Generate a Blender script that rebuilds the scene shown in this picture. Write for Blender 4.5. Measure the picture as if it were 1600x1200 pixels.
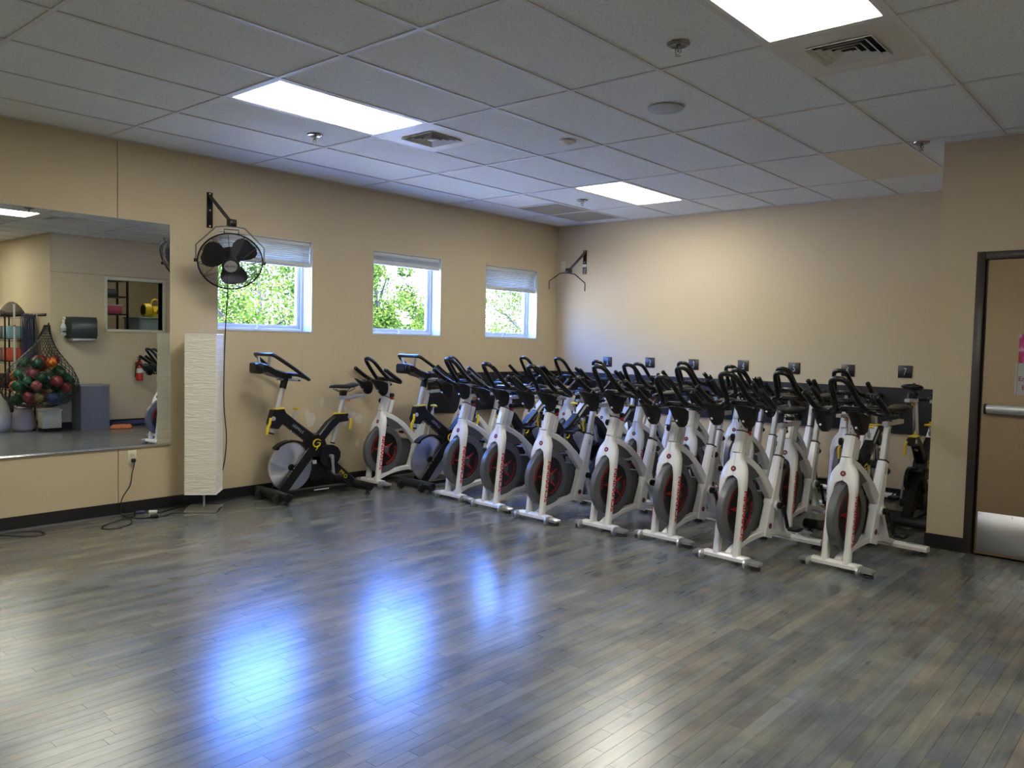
import bpy, math, random
from mathutils import Vector, Matrix
random.seed(7)
C = bpy.context.scene.collection
SC = bpy.context.scene
PI = math.pi
for o in list(bpy.data.objects): bpy.data.objects.remove(o)

# ------------------------------------------------------------------ camera
cam_d = bpy.data.cameras.new('camera'); cam = bpy.data.objects.new('camera', cam_d); C.objects.link(cam)
R_ = Vector((0.7562241, 0.65394625, 0.02189547)); U_ = Vector((-0.05007564, 0.02447751, 0.99844543)); W_ = Vector((-0.6523937, 0.75614493, -0.05125726))
cam.matrix_world = Matrix(((R_.x, U_.x, -W_.x, 6.5451), (R_.y, U_.y, -W_.y, -2.7386), (R_.z, U_.z, -W_.z, 1.4509), (0, 0, 0, 1)))
cam_d.sensor_fit = 'HORIZONTAL'; cam_d.sensor_width = 36.0; cam_d.lens = 36.0 * 1268.2 / 1600.0
cam_d.clip_start = 0.05; cam_d.clip_end = 300
SC.camera = cam
# ------------------------------------------------------------------ view
SC.view_settings.view_transform = 'Standard'; SC.view_settings.look = 'None'
SC.view_settings.gamma = 1.0; SC.view_settings.use_curve_mapping = False
SC.view_settings.exposure = 0.16
LAMP_E = 22.0
# ------------------------------------------------------------------ sky
wd = bpy.data.worlds.new('sky'); SC.world = wd; wd.use_nodes = True
nt = wd.node_tree; nt.nodes.clear()
wo = nt.nodes.new('ShaderNodeOutputWorld'); bg = nt.nodes.new('ShaderNodeBackground')
tc = nt.nodes.new('ShaderNodeTexCoord'); sx = nt.nodes.new('ShaderNodeSeparateXYZ'); rp = nt.nodes.new('ShaderNodeValToRGB')
nt.links.new(tc.outputs['Generated'], sx.inputs[0]); nt.links.new(sx.outputs['Z'], rp.inputs[0])
nt.links.new(rp.outputs[0], bg.inputs['Color']); nt.links.new(bg.outputs[0], wo.inputs['Surface'])
e = rp.color_ramp.elements
e[0].position = 0.0; e[0].color = (.19, .20, .21, 1)
e[1].position = 1.0; e[1].color = (.035, .10, .40, 1)
k = e.new(.14); k.color = (.15, .21, .34, 1)
k = e.new(.33); k.color = (.09, .225, .80, 1)
bg.inputs['Strength'].default_value = 54.0
# ------------------------------------------------------------------ sun (over the roof, onto the trees and pavement outside)
sl = bpy.data.lights.new('sun', 'SUN'); sl.energy = 85.0; sl.angle = .01; sl.color = (1, .93, .80)
so = bpy.data.objects.new('sun', sl); C.objects.link(so)
so.rotation_euler = Vector((.28, -.26, .92)).to_track_quat('Z', 'Y').to_euler()

# ================================================================== helpers
def mat(name, col, rough=.5, metal=0., spec=.5, bump=0., bscale=40., var=0., vscale=6., trans=0., alpha=1., coat=0., sheen=0.):
    m = bpy.data.materials.new(name); m.use_nodes = True
    n = m.node_tree; b = n.nodes['Principled BSDF']
    b.inputs['Base Color'].default_value = (*col, 1); b.inputs['Roughness'].default_value = rough
    b.inputs['Metallic'].default_value = metal; b.inputs['Specular IOR Level'].default_value = spec
    b.inputs['Coat Weight'].default_value = coat; b.inputs['Sheen Weight'].default_value = sheen
    b.inputs['Transmission Weight'].default_value = trans; b.inputs['Alpha'].default_value = alpha
    t = n.nodes.new('ShaderNodeTexCoord')
    if var >= 0:
        ns = n.nodes.new('ShaderNodeTexNoise'); ns.inputs['Scale'].default_value = vscale; ns.inputs['Detail'].default_value = 4
        n.links.new(t.outputs['Object'], ns.inputs['Vector'])
        mx = n.nodes.new('ShaderNodeMix'); mx.data_type = 'RGBA'; v = max(var, .04)
        mx.inputs['A'].default_value = (*[c * (1 - v) for c in col], 1); mx.inputs['B'].default_value = (*[min(1, c * (1 + v)) for c in col], 1)
        n.links.new(ns.outputs['Fac'], mx.inputs['Factor']); n.links.new(mx.outputs['Result'], b.inputs['Base Color'])
    if bump > 0:
        nb = n.nodes.new('ShaderNodeTexNoise'); nb.inputs['Scale'].default_value = bscale; nb.inputs['Detail'].default_value = 3
        n.links.new(t.outputs['Object'], nb.inputs['Vector'])
        bp = n.nodes.new('ShaderNodeBump'); bp.inputs['Strength'].default_value = bump; bp.inputs['Distance'].default_value = .01
        n.links.new(nb.outputs['Fac'], bp.inputs['Height']); n.links.new(bp.outputs['Normal'], b.inputs['Normal'])
    return m
def emit(name, col, s):
    m = bpy.data.materials.new(name); m.use_nodes = True; n = m.node_tree; b = n.nodes['Principled BSDF']
    b.inputs['Base Color'].default_value = (.8, .8, .8, 1); b.inputs['Emission Color'].default_value = (*col, 1); b.inputs['Emission Strength'].default_value = s
    return m

class MB:
    def __init__(s): s.v = []; s.f = []
    def add(s, vs, fs, M=None):
        o = len(s.v)
        s.v += [tuple((M @ Vector(p)) if M else p) for p in vs]; s.f += [tuple(i + o for i in f) for f in fs]; return s
    def box(s, lo, hi, M=None):
        x0, y0, z0 = lo; x1, y1, z1 = hi
        return s.add([(x0,y0,z0),(x1,y0,z0),(x1,y1,z0),(x0,y1,z0),(x0,y0,z1),(x1,y0,z1),(x1,y1,z1),(x0,y1,z1)],
            [(0,3,2,1),(4,5,6,7),(0,1,5,4),(1,2,6,5),(2,3,7,6),(3,0,4,7)], M)
    def bbox(s, lo, hi, r=.005, M=None):      # box with chamfered vertical and top edges
        x0, y0, z0 = lo; x1, y1, z1 = hi; r = min(r, (x1-x0)/2.01, (y1-y0)/2.01, (z1-z0)/2.01)
        def ring(i, z): return [(x0+i,y0+i+r,z),(x0+i+r,y0+i,z),(x1-i-r,y0+i,z),(x1-i,y0+i+r,z),(x1-i,y1-i-r,z),(x1-i-r,y1-i,z),(x0+i+r,y1-i,z),(x0+i,y1-i-r,z)]
        return s.loft([ring(r*.6, z0), ring(0, z0+r), ring(0, z1-r), ring(r*.6, z1)], M)
    def loft(s, secs, M=None, caps=True):
        n = len(secs[0]); vs = [p for q in secs for p in q]; fs = []
        for k in range(len(secs)-1):
            for i in range(n):
                j = (i+1) % n; fs.append((k*n+i, k*n+j, (k+1)*n+j, (k+1)*n+i))
        if caps:
            fs.append(tuple(range(n))[::-1]); fs.append(tuple((len(secs)-1)*n+i for i in range(n)))
        return s.add(vs, fs, M)
    def tube(s, path, r, n=8, M=None, closed=False, up=None):
        P = [Vector(p) for p in path]; m = len(P); rs = r if isinstance(r, (list, tuple)) else [r]*m; secs = []; u = None
        for i in range(m):
            a = P[(i-1) % m] if (i > 0 or closed) else P[i]; b = P[(i+1) % m] if (i < m-1 or closed) else P[i]
            t = (b-a).normalized()
            if u is None:
                u = t.cross(Vector((0,0,1)) if abs(t.z) < .95 else Vector((1,0,0))).normalized()
            u = (u - t*u.dot(t)); u = u.normalized() if u.length > 1e-6 else t.orthogonal().normalized()
            w = t.cross(u)
            secs.append([tuple(P[i] + (u*math.cos(2*PI*k/n) + w*math.sin(2*PI*k/n))*rs[i]) for k in range(n)])
        if closed:
            secs.append(secs[0]); return s.loft(secs, M, caps=False)
        return s.loft(secs, M)
    def bar(s, path, hw, hh, M=None, ch=.3):   # rounded-rectangular bar in the y-z plane: hw lateral (x), hh across
        P = [Vector(p) for p in path]; m = len(P); secs = []
        W = hw if isinstance(hw, (list, tuple)) else [hw]*m; H = hh if isinstance(hh, (list, tuple)) else [hh]*m
        for i in range(m):
            t = (P[min(i+1, m-1)] - P[max(i-1, 0)]).normalized(); u = Vector((1,0,0)); u = (u - t*u.dot(t)).normalized(); w = t.cross(u)
            a, b = W[i], H[i]; c = ch*min(a, b)
            pts = [(a-c,-b),(a,-b+c),(a,b-c),(a-c,b),(-a+c,b),(-a,b-c),(-a,-b+c),(-a+c,-b)]
            secs.append([tuple(P[i] + u*p + w*q) for p, q in pts])
        return s.loft(secs, M)
    def cyl(s, a, b, r, n=16, M=None, r2=None):
        return s.tube([a, b], [r, r if r2 is None else r2], n, M)
    def lathe(s, prof, n=24, M=None, axis='z'):
        secs = []
        for r, h in prof:
            q = []
            for k in range(n):
                c, d = r*math.cos(2*PI*k/n), r*math.sin(2*PI*k/n)
                q.append((c, d, h) if axis == 'z' else ((h, c, d) if axis == 'x' else (d, h, c)))
            secs.append(q)
        return s.loft(secs, M)
    def prism(s, poly, lo, hi, axis='x', M=None):
        f = {'x': lambda p, h: (h, p[0], p[1]), 'y': lambda p, h: (p[0], h, p[1]), 'z': lambda p, h: (p[0], p[1], h)}[axis]
        return s.loft([[f(p, lo) for p in poly], [f(p, hi) for p in poly]], M)
    def ball(s, c, r, n=12, m=8, M=None, sc=(1,1,1)):
        secs = []
        for i in range(m+1):
            a = -PI/2 + PI*i/m; rr = max(r*math.cos(a), r*.02)
            secs.append([(c[0]+sc[0]*rr*math.cos(2*PI*k/n), c[1]+sc[1]*rr*math.sin(2*PI*k/n), c[2]+sc[2]*r*math.sin(a)) for k in range(n)])
        return s.loft(secs, M)
    def build(s, name, m, parent=None, smooth=True, ang=38):
        me = bpy.data.meshes.new(name); me.from_pydata(s.v, [], s.f); me.validate(); 
        import bmesh
        b = bmesh.new(); b.from_mesh(me); bmesh.ops.recalc_face_normals(b, faces=b.faces); b.to_mesh(me); b.free()
        if smooth:
            me.polygons.foreach_set('use_smooth', [True]*len(me.polygons)); me.set_sharp_from_angle(angle=math.radians(ang))
        me.materials.append(m)
        o = bpy.data.objects.new(name, me); C.objects.link(o)
        if parent: o.parent = parent
        return o
def tag(o, label=None, cat=None, group=None, kind=None):
    if label: o['label'] = label
    if cat: o['category'] = cat
    if group: o['group'] = group
    if kind: o['kind'] = kind
    return o
def thing(name, label, cat, loc=(0,0,0), rz=0, group=None):
    o = bpy.data.objects.new(name, None); C.objects.link(o); o.location = loc; o.rotation_euler = (0,0,rz); o.empty_display_size = .1
    return tag(o, label, cat, group)
def struct(o): o['kind'] = 'structure'; return o
KIDS = {}
def kids(o): return [c for c in bpy.data.objects if c.parent == o]
def dup_from(tree, parent=None):
    o, ch = tree; c = o.copy(); C.objects.link(c)
    if parent is not None: c.parent = parent
    for t in ch: dup_from(t, c)
    return c
def tree_of(o): return (o, [tree_of(c) for c in kids(o)])
def smoothpath(P, n=5, closed=False):
    P = [Vector(p) for p in P]; out = []; m = len(P)
    rng = range(m if closed else m-1)
    for i in rng:
        if closed: p0, p1, p2, p3 = P[(i-1) % m], P[i], P[(i+1) % m], P[(i+2) % m]
        else: p0, p1, p2, p3 = P[max(i-1,0)], P[i], P[i+1], P[min(i+2,m-1)]
        for k in range(n):
            t = k/n
            out.append(.5*((2*p1)+(p2-p0)*t+(2*p0-5*p1+4*p2-p3)*t*t+(3*p1-p0-3*p2+p3)*t*t*t))
    if not closed: out.append(P[-1])
    return [tuple(p) for p in out]
_tc = {}
def text_geo(s, size=1., ext=.0, bold=.0):   # letters as flat mesh, origin centre-left baseline, x right y up
    key = (s, ext, bold)
    if key not in _tc:
        cu = bpy.data.curves.new('lettering', 'FONT'); cu.body = s; cu.size = 1; cu.extrude = ext; cu.offset = bold; cu.resolution_u = 2
        ob = bpy.data.objects.new('lettering', cu); C.objects.link(ob)
        dg = bpy.context.evaluated_depsgraph_get(); me = ob.evaluated_get(dg).to_mesh()
        _tc[key] = ([tuple(v.co) for v in me.vertices], [tuple(p.vertices) for p in me.polygons])
        ob.evaluated_get(dg).to_mesh_clear(); bpy.data.objects.remove(ob)
    v, f = _tc[key]
    return [(a*size, b*size, c*size) for a, b, c in v], f
def text(mb, s, origin, right, up, size, wid=1., bold=.0, center=True, lift=0.):
    v, f = text_geo(s, 1., .004, bold); r = Vector(right).normalized(); u = Vector(up).normalized(); n = r.cross(u); o = Vector(origin)
    x0 = min(p[0] for p in v); x1 = max(p[0] for p in v); sh = (x0+x1)/2 if center else x0
    mb.add([tuple(o + r*(p[0]-sh)*size*wid + u*(p[1]-lift*.72)*size + n*(p[2]*size+.0006)) for p in v], f)

# ================================================================== materials
M = {}
M['wall'] = mat('beige_paint', (.55, .455, .305), .6, bump=.12, bscale=260, var=.03, vscale=1.2, spec=.35)
M['trim'] = mat('white_window_trim', (.60, .62, .61), .4, var=.02)
M['black_base'] = mat('black_vinyl_base', (.009, .009, .011), .42, var=.2)
M['band'] = mat('black_wall_band', (.012, .013, .018), .5, var=.2)
M['grid'] = mat('ceiling_grid_white', (.68, .67, .64), .45, var=.02)
M['diffuser'] = emit('troffer_diffuser', (.98, .95, .82), LAMP_E)
M['ltrim'] = mat('troffer_frame', (.72, .70, .66), .4)
M['vent'] = mat('vent_paint', (.66, .63, .55), .45)
M['vent_w'] = mat('vent_blade_white', (.70, .69, .67), .4)
M['dark'] = mat('duct_dark', (.01, .01, .01), .8)
M['grille'] = mat('return_grille_tan', (.42, .39, .31), .7, bump=.6, bscale=300, var=.2, vscale=200)
M['panel_b'] = mat('beige_panel', (.68, .61, .44), .7, var=.08)
M['chrome'] = mat('chrome', (.75, .75, .76), .18, 1.)
M['spr'] = mat('sprinkler_metal', (.30,.29,.28), .3, 1.)
M['steel'] = mat('brushed_steel', (.66, .66, .67), .42, 1., bump=.05, bscale=90)
M['alu'] = mat('matt_aluminium', (.55, .55, .56), .4, .8)
M['white'] = mat('white_powder_coat', (.80, .80, .79), .32, spec=.5, var=.04, vscale=9, coat=.2)
M['cream'] = mat('silver_post', (.55, .55, .55), .35, .5)
M['black'] = mat('black_plastic', (.007, .007, .008), .36, var=.15, spec=.35)
M['rubber'] = mat('black_rubber', (.014, .014, .015), .5, bump=.2, bscale=200)
M['grip'] = mat('black_grip', (.006, .006, .007), .28, bump=.1, bscale=150, spec=.42)
M['gloss'] = mat('black_gloss', (.015, .015, .018), .22, spec=.6)
M['grey'] = mat('grey_plastic', (.085, .086, .085), .5, var=.06)
M['rim'] = mat('grey_flywheel_rim', (.13, .135, .145), .38, .25, var=.08)
M['disc'] = mat('black_flywheel_disc', (.012, .012, .012), .3, spec=.6)
M['red'] = mat('red_paint', (.50, .022, .02), .4, var=.06)
M['fred'] = mat('faded_red_lettering', (.62, .02, .03), .45)
M['roundel'] = mat('dark_red_badge', (.16, .018, .02), .35)
M['wht'] = mat('white_print', (.75, .75, .75), .5)
M['yellow'] = mat('yellow_plastic', (.72, .52, .02), .4)
M['orange'] = mat('orange_plastic', (.75, .22, .02), .4)
M['fsteel'] = mat('machined_flywheel', (.66, .69, .74), .34, 1., var=.05, vscale=14)
_n = M['fsteel'].node_tree; _b = _n.nodes['Principled BSDF']; _b.inputs['Anisotropic'].default_value = .85
_t = _n.nodes.new('ShaderNodeTangent'); _t.direction_type = 'RADIAL'; _t.axis = 'X'; _n.links.new(_t.outputs[0], _b.inputs['Tangent'])
M['paper'] = mat('crinkled_white_paper', (.80, .77, .68), .75, bump=1.0, bscale=22, var=.05, vscale=25)
def _pap(m):
    n = m.node_tree; t = n.nodes.new('ShaderNodeTexCoord'); mp = n.nodes.new('ShaderNodeMapping'); mp.inputs['Scale'].default_value = (6, 6, 46); n.links.new(t.outputs['Object'], mp.inputs['Vector'])
    for x in n.nodes:
        if x.bl_idname == 'ShaderNodeTexNoise': n.links.new(mp.outputs[0], x.inputs['Vector']); x.inputs['Scale'].default_value = 1.3; x.inputs['Detail'].default_value = 5; x.inputs['Distortion'].default_value = .6
_pap(M['paper'])
M['cable'] = mat('black_cable', (.008, .008, .008), .45)
M['plate'] = mat('ivory_plate', (.66, .62, .50), .4)
M['door'] = mat('door_wood', (.33, .235, .125), .5, var=.10, vscale=5, bump=.05, bscale=60)
M['dframe'] = mat('dark_bronze_frame', (.045, .034, .028), .4, var=.1)
M['patch'] = mat('white_spackle', (.62, .56, .47), .9, var=.1, vscale=30, bump=.3, bscale=60)
M['beige_trim'] = mat('cream_window_frame', (.62, .60, .46), .5)

def wood_nodes(m, base):
    pass
def floor_mat():
    m = bpy.data.materials.new('stained_strip_floor'); m.use_nodes = True; n = m.node_tree; b = n.nodes['Principled BSDF']; L = n.links.new
    at = n.nodes.new('ShaderNodeAttribute'); at.attribute_name = 'board'
    sp = n.nodes.new('ShaderNodeSeparateColor'); L(at.outputs['Color'], sp.inputs[0])
    ge = n.nodes.new('ShaderNodeNewGeometry')
    # fine grain stretched along the boards
    mp = n.nodes.new('ShaderNodeMapping'); mp.inputs['Scale'].default_value = (45, 2.2, 1); L(ge.outputs['Position'], mp.inputs['Vector'])
    ad = n.nodes.new('ShaderNodeVectorMath'); ad.operation = 'ADD'; L(mp.outputs[0], ad.inputs[0])
    cx = n.nodes.new('ShaderNodeCombineXYZ'); mu = n.nodes.new('ShaderNodeMath'); mu.operation = 'MULTIPLY'; mu.inputs[1].default_value = 57
    L(sp.outputs['Green'], mu.inputs[0]); L(mu.outputs[0], cx.inputs['Z']); L(cx.outputs[0], ad.inputs[1])
    gr = n.nodes.new('ShaderNodeTexNoise'); gr.inputs['Scale'].default_value = 1; gr.inputs['Detail'].default_value = 6; gr.inputs['Roughness'].default_value = .65; L(ad.outputs[0], gr.inputs['Vector'])
    # cloudy stain
    cl = n.nodes.new('ShaderNodeTexNoise'); cl.inputs['Scale'].default_value = 4.2; cl.inputs['Detail'].default_value = 4; 
    mp2 = n.nodes.new('ShaderNodeMapping'); mp2.inputs['Scale'].default_value = (1.6, .7, 1); L(ge.outputs['Position'], mp2.inputs['Vector']); L(mp2.outputs[0], cl.inputs['Vector'])
    cb = n.nodes.new('ShaderNodeTexNoise'); cb.inputs['Scale'].default_value = 1.1; cb.inputs['Detail'].default_value = 3; L(ge.outputs['Position'], cb.inputs['Vector'])
    # value = mix of board random, grain, cloud
    def math_(op, a, c):
        x = n.nodes.new('ShaderNodeMath'); x.operation = op
        for i, q in enumerate((a, c)):
            if isinstance(q, (int, float)): x.inputs[i].default_value = q
            else: L(q, x.inputs[i])
        return x.outputs[0]
    val = math_('ADD', math_('ADD', math_('MULTIPLY', sp.outputs['Red'], .24), math_('MULTIPLY', gr.outputs['Fac'], .38)), math_('ADD', math_('MULTIPLY', cl.outputs['Fac'], .72), -.02))
    r = n.nodes.new('ShaderNodeValToRGB'); L(val, r.inputs[0]); E_ = r.color_ramp.elements
    E_[0].position = .36; E_[0].color = (.056, .061, .070, 1); E_[1].position = 1.10 if False else 1.0; E_[1].color = (.27, .245, .205, 1)
    q = E_.new(.56); q.color = (.112, .114, .115, 1)
    q = E_.new(.76); q.color = (.175, .168, .150, 1)
    # hue drift: bluish / greenish stain
    r2 = n.nodes.new('ShaderNodeValToRGB'); L(math_('ADD', math_('MULTIPLY', cb.outputs['Fac'], .8), math_('MULTIPLY', sp.outputs['Blue'], .22)), r2.inputs[0]); E2 = r2.color_ramp.elements
    E2[0].position = .30; E2[0].color = (.80, .95, 1.22, 1); E2[1].position = .72; E2[1].color = (1.10, 1.0, .88, 1); q = E2.new(.52); q.color = (.97, 1.03, .97, 1)
    mx = n.nodes.new('ShaderNodeMix'); mx.data_type = 'RGBA'; mx.blend_type = 'MULTIPLY'; mx.inputs['Factor'].default_value = 1
    L(r.outputs[0], mx.inputs['A']); L(r2.outputs[0], mx.inputs['B']); 
    kn = n.nodes.new('ShaderNodeTexNoise'); kn.inputs['Scale'].default_value = 1; kn.inputs['Detail'].default_value = 2; mp3 = n.nodes.new('ShaderNodeMapping'); mp3.inputs['Scale'].default_value = (17, 5.5, 1); L(ge.outputs['Position'], mp3.inputs['Vector'])
    ad3 = n.nodes.new('ShaderNodeVectorMath'); ad3.operation = 'ADD'; L(mp3.outputs[0], ad3.inputs[0]); L(cx.outputs[0], ad3.inputs[1]); L(ad3.outputs[0], kn.inputs['Vector'])
    r3 = n.nodes.new('ShaderNodeValToRGB'); L(kn.outputs['Fac'], r3.inputs[0]); r3.color_ramp.elements[0].position = .70; r3.color_ramp.elements[0].color = (1,1,1,1); r3.color_ramp.elements[1].position = .80; r3.color_ramp.elements[1].color = (.50,.48,.50,1)
    mk = n.nodes.new('ShaderNodeMix'); mk.data_type = 'RGBA'; mk.blend_type = 'MULTIPLY'; mk.inputs['Factor'].default_value = 1; L(mx.outputs['Result'], mk.inputs['A']); L(r3.outputs[0], mk.inputs['B']); L(mk.outputs['Result'], b.inputs['Base Color'])
    # short scratches
    rr = math_('ADD', .240, math_('MULTIPLY', cl.outputs['Fac'], .02)); L(rr, b.inputs['Roughness'])
    b.inputs['Specular IOR Level'].default_value = 1.0
    bp = n.nodes.new('ShaderNodeBump'); bp.inputs['Strength'].default_value = .03; bp.inputs['Distance'].default_value = .001
    L(gr.outputs['Fac'], bp.inputs['Height']); L(bp.outputs['Normal'], b.inputs['Normal'])
    return m
M['floor'] = floor_mat()
def tile_mat():
    m = mat('acoustic_tile', (.60, .595, .57), .9, spec=.1); n = m.node_tree; b = n.nodes['Principled BSDF']; L = n.links.new
    ge = n.nodes.new('ShaderNodeNewGeometry'); v = n.nodes.new('ShaderNodeTexNoise'); v.inputs['Scale'].default_value = 110; v.inputs['Detail'].default_value = 3; L(ge.outputs['Position'], v.inputs['Vector'])
    r = n.nodes.new('ShaderNodeValToRGB'); L(v.outputs['Fac'], r.inputs[0]); r.color_ramp.elements[0].position = .30; r.color_ramp.elements[0].color = (.52,.52,.51,1)
    r.color_ramp.elements[1].position = .42; r.color_ramp.elements[1].color = (.79,.815,.775,1); L(r.outputs[0], b.inputs['Base Color'])
    bp = n.nodes.new('ShaderNodeBump'); bp.inputs['Strength'].default_value = .5; bp.inputs['Distance'].default_value = .004; L(v.outputs['Fac'], bp.inputs['Height']); L(bp.outputs['Normal'], b.inputs['Normal'])
    return m
M['tile'] = tile_mat()
def glass_mat(name, tint, refl=.08):
    m = bpy.data.materials.new(name); m.use_nodes = True; n = m.node_tree; n.nodes.clear(); L = n.links.new
    o = n.nodes.new('ShaderNodeOutputMaterial'); t = n.nodes.new('ShaderNodeBsdfTransparent'); t.inputs[0].default_value = (*tint, 1)
    g = n.nodes.new('ShaderNodeBsdfGlossy'); g.inputs['Roughness'].default_value = .02; g.inputs[0].default_value = (1,1,1,1)
    f = n.nodes.new('ShaderNodeLayerWeight'); f.inputs['Blend'].default_value = .08
    x = n.nodes.new('ShaderNodeMixShader'); L(f.outputs['Fresnel'], x.inputs[0]); L(t.outputs[0], x.inputs[1]); L(g.outputs[0], x.inputs[2]); L(x.outputs[0], o.inputs[0])
    return m
M['glass'] = glass_mat('window_glass', (.93, .96, .95))
m = mat('mirror_silver', (.86, .89, .87), .0, 1.); m.node_tree.nodes['Principled BSDF'].inputs['Roughness'].default_value = 0.0; M['mirror'] = m
def shade_mat():
    m = bpy.data.materials.new('cellular_shade_fabric'); m.use_nodes = True; n = m.node_tree; n.nodes.clear(); L = n.links.new
    o = n.nodes.new('ShaderNodeOutputMaterial'); d = n.nodes.new('ShaderNodeBsdfDiffuse'); d.inputs[0].default_value = (.72,.71,.66,1)
    t = n.nodes.new('ShaderNodeBsdfTranslucent'); t.inputs[0].default_value = (.62,.64,.62,1); x = n.nodes.new('ShaderNodeMixShader'); x.inputs[0].default_value = .48
    L(d.outputs[0], x.inputs[1]); L(t.outputs[0], x.inputs[2]); L(x.outputs[0], o.inputs[0]); return m
M['shade'] = shade_mat()
def leaf_mat():
    m = bpy.data.materials.new('leaves'); m.use_nodes = True; n = m.node_tree; n.nodes.clear(); L = n.links.new
    o = n.nodes.new('ShaderNodeOutputMaterial'); d = n.nodes.new('ShaderNodeBsdfDiffuse'); t = n.nodes.new('ShaderNodeBsdfTranslucent'); x = n.nodes.new('ShaderNodeMixShader'); x.inputs[0].default_value = .4
    ge = n.nodes.new('ShaderNodeNewGeometry'); v = n.nodes.new('ShaderNodeTexNoise'); v.inputs['Scale'].default_value = 5; L(ge.outputs['Position'], v.inputs['Vector'])
    r = n.nodes.new('ShaderNodeValToRGB'); L(v.outputs['Fac'], r.inputs[0]); r.color_ramp.elements[0].position = .35; r.color_ramp.elements[0].color = (.022,.050,.008,1); r.color_ramp.elements[1].position = .65; r.color_ramp.elements[1].color = (.085,.125,.022,1)
    L(r.outputs[0], d.inputs[0]); L(r.outputs[0], t.inputs[0]); L(d.outputs[0], x.inputs[1]); L(t.outputs[0], x.inputs[2]); L(x.outputs[0], o.inputs[0]); return m
M['leaf'] = leaf_mat()
M['bark'] = mat('bark', (.02, .016, .012), .9, bump=.6, bscale=30, var=.3)

# ================================================================== room shell
H = 2.963; YF = 5.696; XC = 4.988; YC = 3.823; XR = 6.72; YA = 1.97; XE = 9.3; YS = -5.6
WIN = [(.920, 1.895), (2.635, 3.600), (4.335, 5.295)]; WZ0, WZ1 = 1.50, 2.36; T = .25
# floor sub-layer and boards
fl = struct(MB().box((-.25, YS-.2, -.20), (XE+.2, YF+.25, -.004)).build('floor', mat('floor_gap_dark', (.13,.125,.12), .9), smooth=False))
BW = .0572
def board_geo(mb, x0, y0, x1, y1, z=0.0, g=.00015, c=.0005):
    zb = -.004
    a = [(x0+g,y0+g,zb),(x1-g,y0+g,zb),(x1-g,y1-g,zb),(x0+g,y1-g,zb),(x0+g+c,y0+g+c,z),(x1-g-c,y0+g+c,z),(x1-g-c,y1-g-c,z),(x0+g+c,y1-g-c,z)]
    # side faces come up to just under the top, a small chamfer closes them
    mb.add(a, [(4,5,6,7),(0,1,5,4),(1,2,6,5),(2,3,7,6),(3,0,4,7)])
rb = random.Random(3); boards = []
x = 0.0; row = 0
while x < XE - .01:
    x1 = min(x + BW, XE); 
    ymax = YF if x < XC else (YC if x < XR else YA); y = YS + rb.uniform(-.8, 0)
    while y < ymax:
        l = rb.choice([.3, .4, .5, .65, .8, .95, 1.1]) * rb.uniform(.85, 1.15); ya, yb = max(y, YS), min(y+l, ymax)
        if yb - ya > .01: boards.append((x, ya, x1, yb, rb.gauss(.5, .24), rb.random(), rb.random()))
        y += l
    x = x1; row += 1
def board_key(b):
    c = Vector(((b[0]+b[2])/2, (b[1]+b[3])/2, 0)); d = c - Vector((6.545, -2.739, 1.451)); dep = d.dot(W_)
    if dep < .3: return 99
    u, v = d.dot(R_)/dep, d.dot(U_)/dep
    if abs(u) > .66 or v < -.50: return 99 + dep
    return dep
boards.sort(key=board_key)
def attr_board(me, vals):     # vals: per polygon (r,g,b)
    a = me.color_attributes.new('board', 'FLOAT_COLOR', 'CORNER'); buf = []
    for p in me.polygons:
        r = vals[p.index]; buf += list(r) * len(p.vertices)
    a.data.foreach_set('color', buf)
for b in boards[:300]:
    mb = MB(); board_geo(mb, *b[:4]); me = bpy.data.meshes.new('floor_board'); me.from_pydata(mb.v, [], mb.f); me.materials.append(M['floor'])
    attr_board(me, [(max(0,min(1,b[4])), b[5], b[6], 1)]*len(me.polygons))
    o = bpy.data.objects.new('floor_board', me); C.objects.link(o); o.parent = fl
mb = MB(); vals = []
for b in boards[300:]:
    board_geo(mb, *b[:4]); vals += [(max(0,min(1,b[4])), b[5], b[6], 1)]*5
me = bpy.data.meshes.new('floor_boards_beyond'); me.from_pydata(mb.v, [], mb.f); me.materials.append(M['floor']); attr_board(me, vals)
o = bpy.data.objects.new('floor_boards_beyond', me); C.objects.link(o); o.parent = fl; o['kind'] = 'stuff'

# left wall with three openings and one panel joint
w = MB(); GY = .078
ys = [YS-.2, GY-.003]; w.box((-T, ys[0], -.2), (0, ys[1], H+.05)); w.box((-T, GY-.003, -.2), (-.012, GY+.003, H+.05))
edges = [GY+.003] + [v for a in WIN for v in a] + [YF+T]
for i in range(0, len(edges), 2): w.box((-T, edges[i], -.2), (0, edges[i+1], H+.05))
for a, b in WIN: w.box((-T, a, -.2), (0, b, WZ0)); w.box((-T, a, WZ1), (0, b, H+.05))
wl = struct(w.build('wall_left', M['wall'], smooth=False))
struct(MB().box((0, YF, -.2), (XC+.0, YF+T, H+.05)).build('wall_far', M['wall'], smooth=False))
wr = MB(); wr.box((XC, YC, -.2), (5.235, YC+.14, H+.05)); wr.box((6.20, YC, -.2), (XR, YC+.14, H+.05)); wr.box((5.235, YC, 2.165), (6.20, YC+.14, H+.05)); wr.box((XC, YC+.14, -.2), (XC+.14, YF+T, H+.05))
wd_ = struct(wr.build('wall_door', M['wall'], smooth=False))
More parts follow.
